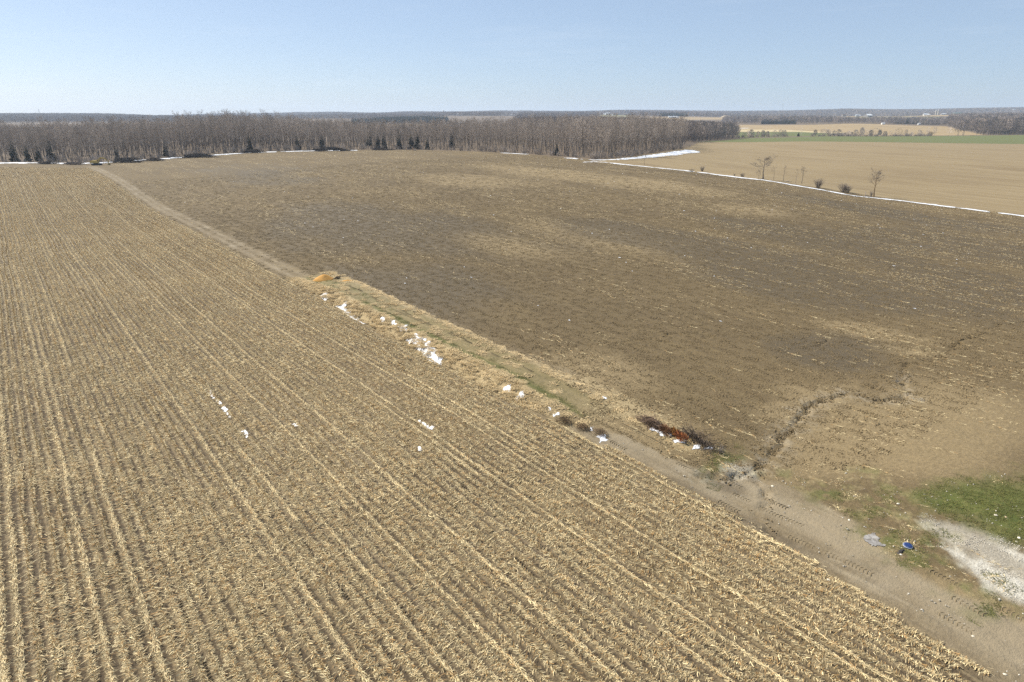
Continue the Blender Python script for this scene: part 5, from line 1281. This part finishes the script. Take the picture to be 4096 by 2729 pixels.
for i, (px_, py_, s_, lab, tn) in enumerate([(3983,2062,.14,'largest pale round stone on the green lawn',(1.3,1.28,1.2)),(4024,2069,.10,'tan stone just right of the largest lawn stone',(1.1,.9,.65)),(4076,2152,.13,'white flat stone at the lower right edge of the lawn',(1.45,1.45,1.4)),(4066,2167,.09,'small stone just below the white flat lawn stone',(1.3,1.3,1.2)),
        (3592,2016,.13,'oblong pale stone between the lawn and the bare headland',(1.4,1.38,1.3)),(3396,2081,.10,'white stone on the bare headland left of the tyre curves',(1.4,1.4,1.35)),(3706,1942,.09,'tan stone at the top left tip of the lawn',(1.2,1.0,.7)),(3314,2320,.12,'pale stone at the ragged edge of the stubble by the track',(1.2,1.15,1.05)),
        (3892,2544,.10,'small pale stone on the wide dirt track near the bottom',(1.3,1.25,1.15)),(3090,1946,.14,'grey stone at the end of the erosion gully',(1.15,1.12,1.05)),(4020,2698,.10,'lone white stone on the dirt at the bottom right corner',(1.35,1.3,1.2))]):
    stone(gp([(px_, py_)])[0], s_, lab, 800+i, tint=tn)
for i, (px_, py_, s_, lab) in enumerate([(3610,2203,.16,'dark lump of broken pipe nearest the blue lid'),(3602,2210,.18,'middle dark lump beside the blue lid'),(3594,2216,.12,'dark lump at the lower end of the row by the blue lid')]):
    o = stone(gp([(px_, py_)])[0], s_, lab, 830+i, M_DARKWOOD, (.7, .8, .95)); o['group'] = 'dark rubble by the blue lid'; o['category'] = 'rubble'
o = stone(gp([(3592,2217)])[0]+np.array([.05, -.15]), .09, 'white lump at the lower end of the dark rubble', 840, tint=(1.5, 1.5, 1.5))
def flat_patch(name, poly, mat, dz, step=.09, thr=0., nscale=1.2, kind='structure'):
    poly = np.asarray(poly, float); lo = poly.min(0)-.4; hi = poly.max(0)+.4
    X, Y = np.meshgrid(np.arange(lo[0], hi[0], step), np.arange(lo[1], hi[1], step))
    v = sd_poly(X.ravel(), Y.ravel(), poly).reshape(X.shape)*1.4+(fbm(X*nscale, Y*nscale, 401)-.5)*1.6-thr
    ins = v > 0; q = ins[:-1, :-1] & ins[1:, 1:] & ins[1:, :-1] & ins[:-1, 1:]
    Z = zfun(X.ravel(), Y.ravel()).reshape(X.shape)+dz+.05*(fbm(X*3.2, Y*3.2, 405, 4)-.5)*np.clip(v*3, 0, 1)
    j, i = np.nonzero(q); n_ = X.shape[1]; Fq = np.stack([j*n_+i, j*n_+i+1, (j+1)*n_+i+1, (j+1)*n_+i], 1)
    u_, inv = np.unique(Fq, return_inverse=True)
    o = bpy.data.objects.new(name, np_mesh(name, np.stack([X.ravel(), Y.ravel(), Z.ravel()], 1)[u_], inv.reshape(-1, 4), mat, None, True)); COL.objects.link(o); return tag(o, kind=kind)
t = NT('wet_grey_mud'); n1 = t.noise(t.pos(), 2.2, 5, .65, .6)
M_MUD = t.out(t.mix(t.ramp(n1, .4, .6), (.17, .15, .125), (.30, .285, .265)), t.bump(n1, .8, .12), t.ramp(n1, .35, .65, .30, .7)); t.b.inputs['Specular IOR Level'].default_value = .5
flat_patch('mud_puddle', gp([(3455,2138),(3500,2132),(3530,2160),(3545,2185),(3500,2190),(3465,2180),(3442,2158)]), M_MUD, .03)

# cut marks of tractor tyres: short lug prints pressed into the track, built as shallow clay ridges
def lug_mesh():
    m = MB()
    for s_ in (-1, 1):
        for i in range(8):
            y0 = i*.25-1; a = rad(28)*s_
            m.box((s_*.13, y0, .0), (.27, .06, .035), a, .5, (1, 1, 1))
    return m.mesh('lug_prints', M_LUG)
M_LUG = tinted('pressed_clay', (.20, .155, .092), .95, .08, .1)
c_lug = source('lug_print', [lug_mesh()])
P_, R_ = [], []
def run(line, step=2.0):
    line = np.asarray(line, float)
    d = np.hypot(*np.diff(line, axis=0).T); s_ = np.concatenate([[0], np.cumsum(d)])
    for q in np.arange(0, s_[-1]-step, step):
        a = np.array([np.interp(q, s_, line[:, 0]), np.interp(q, s_, line[:, 1])]); b = np.array([np.interp(q+step, s_, line[:, 0]), np.interp(q+step, s_, line[:, 1])])
        if rng.random() < .55: continue
        P_.append((a+b)/2+rng.normal(0, .07, 2)); R_.append(math.atan2(b[1]-a[1], b[0]-a[0])-math.pi/2)


main = gp([(2320,1655),(2480,1735),(2640,1820),(2760,1885),(2900,1960),(3060,2040),(3250,2125),(3420,2195),(3620,2290),(3800,2390),(4000,2500),(4096,2555)])
for off in (-1.9, .1, 1.5):
    d = np.gradient(main, axis=0); d /= np.hypot(d[:, 0], d[:, 1])[:, None]; run(main+np.stack([-d[:, 1], d[:, 0]], 1)*off)
for u_ in (3.7, 5.7, 5.2): run([(edge_x(q)+u_+.2*math.sin(q*.2), q) for q in np.arange(56, 112, 2.)])
for j in (2, 5): 
    for k in range(-14, 40, 14): run([((k+j+.30)*ROWS, q) for q in np.arange(18, 60, 2.)])
run(gp([(3440,2180),(3432,2140),(3445,2095),(3480,2070),(3540,2045)])); run(gp([(3640,2105),(3560,2085),(3500,2100)])); run(gp([(3600,2140),(3690,2120),(3760,2130)]))
P_ = np.array(P_); p, r_, Z_ = on_ground(P_[:, 0], P_[:, 1], np.array(R_), True, .012)
scatter('tyre_lug_prints', c_lug, p, r_, np.ones(len(p)), np.zeros(len(p), int), 'tractor tyre lug prints pressed into the dirt track')

# ------------------------------------------------------------------ log piles, upturned root and excavator at the edge of the wood
def log_pile(px_, t_, length, h, nlog, ntw, label, seed, branch=False, dark=1.0):
    rg = np.random.default_rng(seed); g = far(px_, t_); e = empty('log_pile', (g[0], g[1], z1(*g)), label, 'log pile', 'log piles along the wood', -YAW)
    k0 = None
    for i in range(nlog):
        m = MB(); f = rg.uniform(-.5, .5); z = h*rg.uniform(.1, .95)*(1-(2*f)**2*.8); l = rg.uniform(4, 9); a = rg.normal(.05, .16)
        d = Vector((math.cos(a), math.sin(a)*.6, rg.normal(.03, .06)))*l/2; c = Vector((f*length*.75, rg.normal(0, 1.1), z+.2))
        m.tube([c-d, c+Vector((0, 0, rg.normal(0, .15))), c+d], [.28, .24, .12], 5, tuple(np.array((1, 1, 1))*rg.uniform(.6, 1.6)*dark), True); m.build('log', M_DARKWOOD, e)
    m = MB()
    for i in range(ntw):
        f = rg.normal(0, .3); z = max(.1, h*rg.uniform(.0, 1.05)*(1-min(1, (2*f)**2)*.7)); a = rg.normal(0, .6) if rg.random() < .7 else rg.uniform(0, 6); l = rg.uniform(1.2, 4.5)
        d = Vector((math.cos(a), math.sin(a)*.5, rg.normal(.12, .25)))*l/2; c = Vector((f*length, rg.normal(0, 1.4), z))
        m.tube([c-d, c+d], [.07, .02], 3, tuple(np.array((1, 1, 1))*rg.uniform(.7, 2.0)*dark))
    o = m.build('branches', M_DARKWOOD, e); o['kind'] = 'stuff'
    if branch:
        m = MB(); m.tube([(length*.18, 0, h*.9), (length*.32, 0, h*1.55), (length*.45, 0, h*2.0), (length*.52, 0, h*2.35)], [.22, .16, .12, .04], 5, (5.5, 5.0, 4.2)); m.tube([(length*.40, 0, h*1.85), (length*.5, .4, h*2.7)], [.09, .03], 4, (4, 3.8, 3.4)); m.build('pale_branch', M_DARKWOOD, e)
    return e
log_pile(478, 376, 17, 2.9, 26, 260, 'biggest dark log pile with a pale branch sticking up, right of the excavator', 901, True)
log_pile(590, 386, 9, 1.9, 6, 200, 'grey brush heap trailing right of the biggest log pile', 905, False, 1.7)
log_pile(772, 407, 20, 2.6, 28, 240, 'long dark log pile second from the left beyond the plough', 902)
log_pile(992, 446, 14, 2.2, 16, 160, 'short dark log pile left of centre under the tallest trees', 903)
log_pile(1310, 452, 28, 2.6, 30, 280, 'widest log pile among snow at the middle of the wood edge', 904)
log_pile(1520, 456, 12, 1.5, 9, 120, 'low snowy log pile below the black evergreen pair', 906)
log_pile(150, 370, 9, 1.5, 8, 140, 'small dark brush heap at the left end of the wood', 907)
log_pile(265, 366, 9, 1.4, 7, 160, 'pale brush heap left of the excavator', 908, False, 2.2)
g = far(1650, 446); e = empty('upturned_root', (g[0], g[1], z1(*g)), 'pale upturned tree root at the edge of the wood', 'tree root', None, -YAW)
m = MB(); rgr = np.random.default_rng(12)
m.tube([(1.6, 0, .3), (-.2, 0, .9)], [.35, .5], 7, (1.2, 1.1, 1)); m.build('stump', M_TWIG, e)
m = MB()
for i in range(34):
    a = rgr.uniform(0, 6.28); d = Vector((-.5, math.cos(a), math.sin(a)))*rgr.uniform(.8, 2.3); c = Vector((-.2, 0, .95)); q = c+d; q.z = max(q.z, .05); m.tube([c, c+d*.5+Vector((rgr.normal(0, .15),)*3), q], [.14, .09, .03], 4, (1.4, 1.2, 1.))
m.build('roots', M_TWIG, e)
YEL = plain('yellow_paint', (.52, .36, .085), .5, .1, 2, .4); BLK = plain('track_steel', (.025, .025, .028), .7, .2); GLS = plain('cab_glass', (.03, .04, .05), .15, .05, 2, .6); STL = plain('bucket_steel', (.35, .25, .08), .6, .15)
g = far(352, 362); ez = z1(*g)
e = empty('excavator', (g[0], g[1], ez), 'yellow tracked excavator with its boom lowered at the edge of the wood', 'excavator', None, -YAW+rad(6))
for s_ in (-1, 1):
    m = MB(); prof = [(-2.2, .25), (-2.0, .05), (2.0, .05), (2.2, .25), (2.3, .5), (2.1, .85), (1.8, .95), (-1.8, .95), (-2.1, .85), (-2.3, .5)]
    m.prism(prof, s_*1.25-.3, s_*1.25+.3); tk = m.build('track', BLK, e)
    w_ = MB()
    for i in range(5): w_.tube([(-1.7+i*.85, s_*1.25-.34, .32), (-1.7+i*.85, s_*1.25+.34, .32)], [.22, .22], 8, cap=True)
    w_.build('rollers', BLK, tk)
m = MB(); m.box((0, 0, .75), (2.2, 1.9, .5)); m.build('undercarriage', BLK, e)
m = MB(); m.box((-.7, 0, 1.62), (3.5, 2.5, 1.05), 0, .96); m.box((-1.0, .1, 2.3), (2.2, 2.0, .35), 0, .9); h_ = m.build('house', YEL, e)
m = MB(); m.prism([(-2.9, 1.1), (-2.3, 1.05), (-2.3, 2.35), (-2.75, 2.3), (-3.0, 1.8)], -1.25, 1.25); m.build('counterweight', YEL, e)
m = MB(); m.prism([(.1, 1.9), (1.35, 1.9), (1.4, 2.4), (1.05, 3.05), (.1, 3.1)], .3, 1.2); cb = m.build('cab', YEL, e)
m = MB(); m.prism([(.25, 2.15), (1.25, 2.15), (1.27, 2.42), (.98, 2.95), (.25, 2.97)], .26, .295); m.build('cab_window', GLS, cb)
m = MB(); m.prism([(.2, 2.15), (1.36, 2.15), (1.42, 2.42), (1.08, 3.0), (.9, 3.0)], -.0, .02); 
m = MB(); m.prism([(.7, 1.7), (1.2, 1.6), (2.8, 3.6), (5.0, 3.15), (5.05, 3.5), (2.9, 4.25), (2.3, 4.1)], -.62, -.2); bm = m.build('boom', YEL, e)
m = MB(); m.tube([(1.5, -.41, 1.6), (2.5, -.41, 3.4)], [.1, .08], 6); m.build('boom_cylinder', STL, bm)
m = MB(); m.prism([(4.5, 3.75), (4.85, 3.9), (6.6, 1.75), (6.7, 1.1), (6.35, 1.1), (6.2, 1.6)], -.58, -.24); st = m.build('stick', YEL, e)
m = MB(); m.tube([(3.6, -.41, 4.1), (4.7, -.41, 3.95)], [.09, .07], 6); m.build('stick_cylinder', STL, st)
m = MB(); m.prism([(6.15, 1.2), (6.85, 1.2), (7.0, .6), (6.75, .1), (6.1, .02), (5.75, .3), (6.2, .45), (6.35, .8)], -1.0, .2); m.build('bucket', STL, e)

# ------------------------------------------------------------------ haze
hz = MB(); x0, x1, y0, y1, zb, zt_ = -2700., 9450., -1600., 8850., float(VZ.min())-1.0, max(150., float(VZ.max())+24)
hz.add([(x0, y0, zb), (x1, y0, zb), (x1, y1, zb), (x0, y1, zb), (x0, y0, zt_), (x1, y0, zt_), (x1, y1, zt_), (x0, y1, zt_)], [(0, 3, 2, 1), (4, 5, 6, 7), (0, 1, 5, 4), (1, 2, 6, 5), (2, 3, 7, 6), (3, 0, 4, 7)])
M_HAZE = bpy.data.materials.new('haze'); M_HAZE.use_nodes = True; hn = M_HAZE.node_tree.nodes; hn.clear()
ho = hn.new('ShaderNodeOutputMaterial'); hv = hn.new('ShaderNodeVolumePrincipled'); hv.inputs['Density'].default_value = 9.0e-5; hv.inputs['Color'].default_value = (.66, .80, 1.0, 1); hv.inputs['Anisotropy'].default_value = .2
M_HAZE.node_tree.links.new(hv.outputs[0], ho.inputs['Volume'])
o = hz.build('haze', M_HAZE); tag(o, 'thin blue air between the fields and the far hills', kind='stuff')
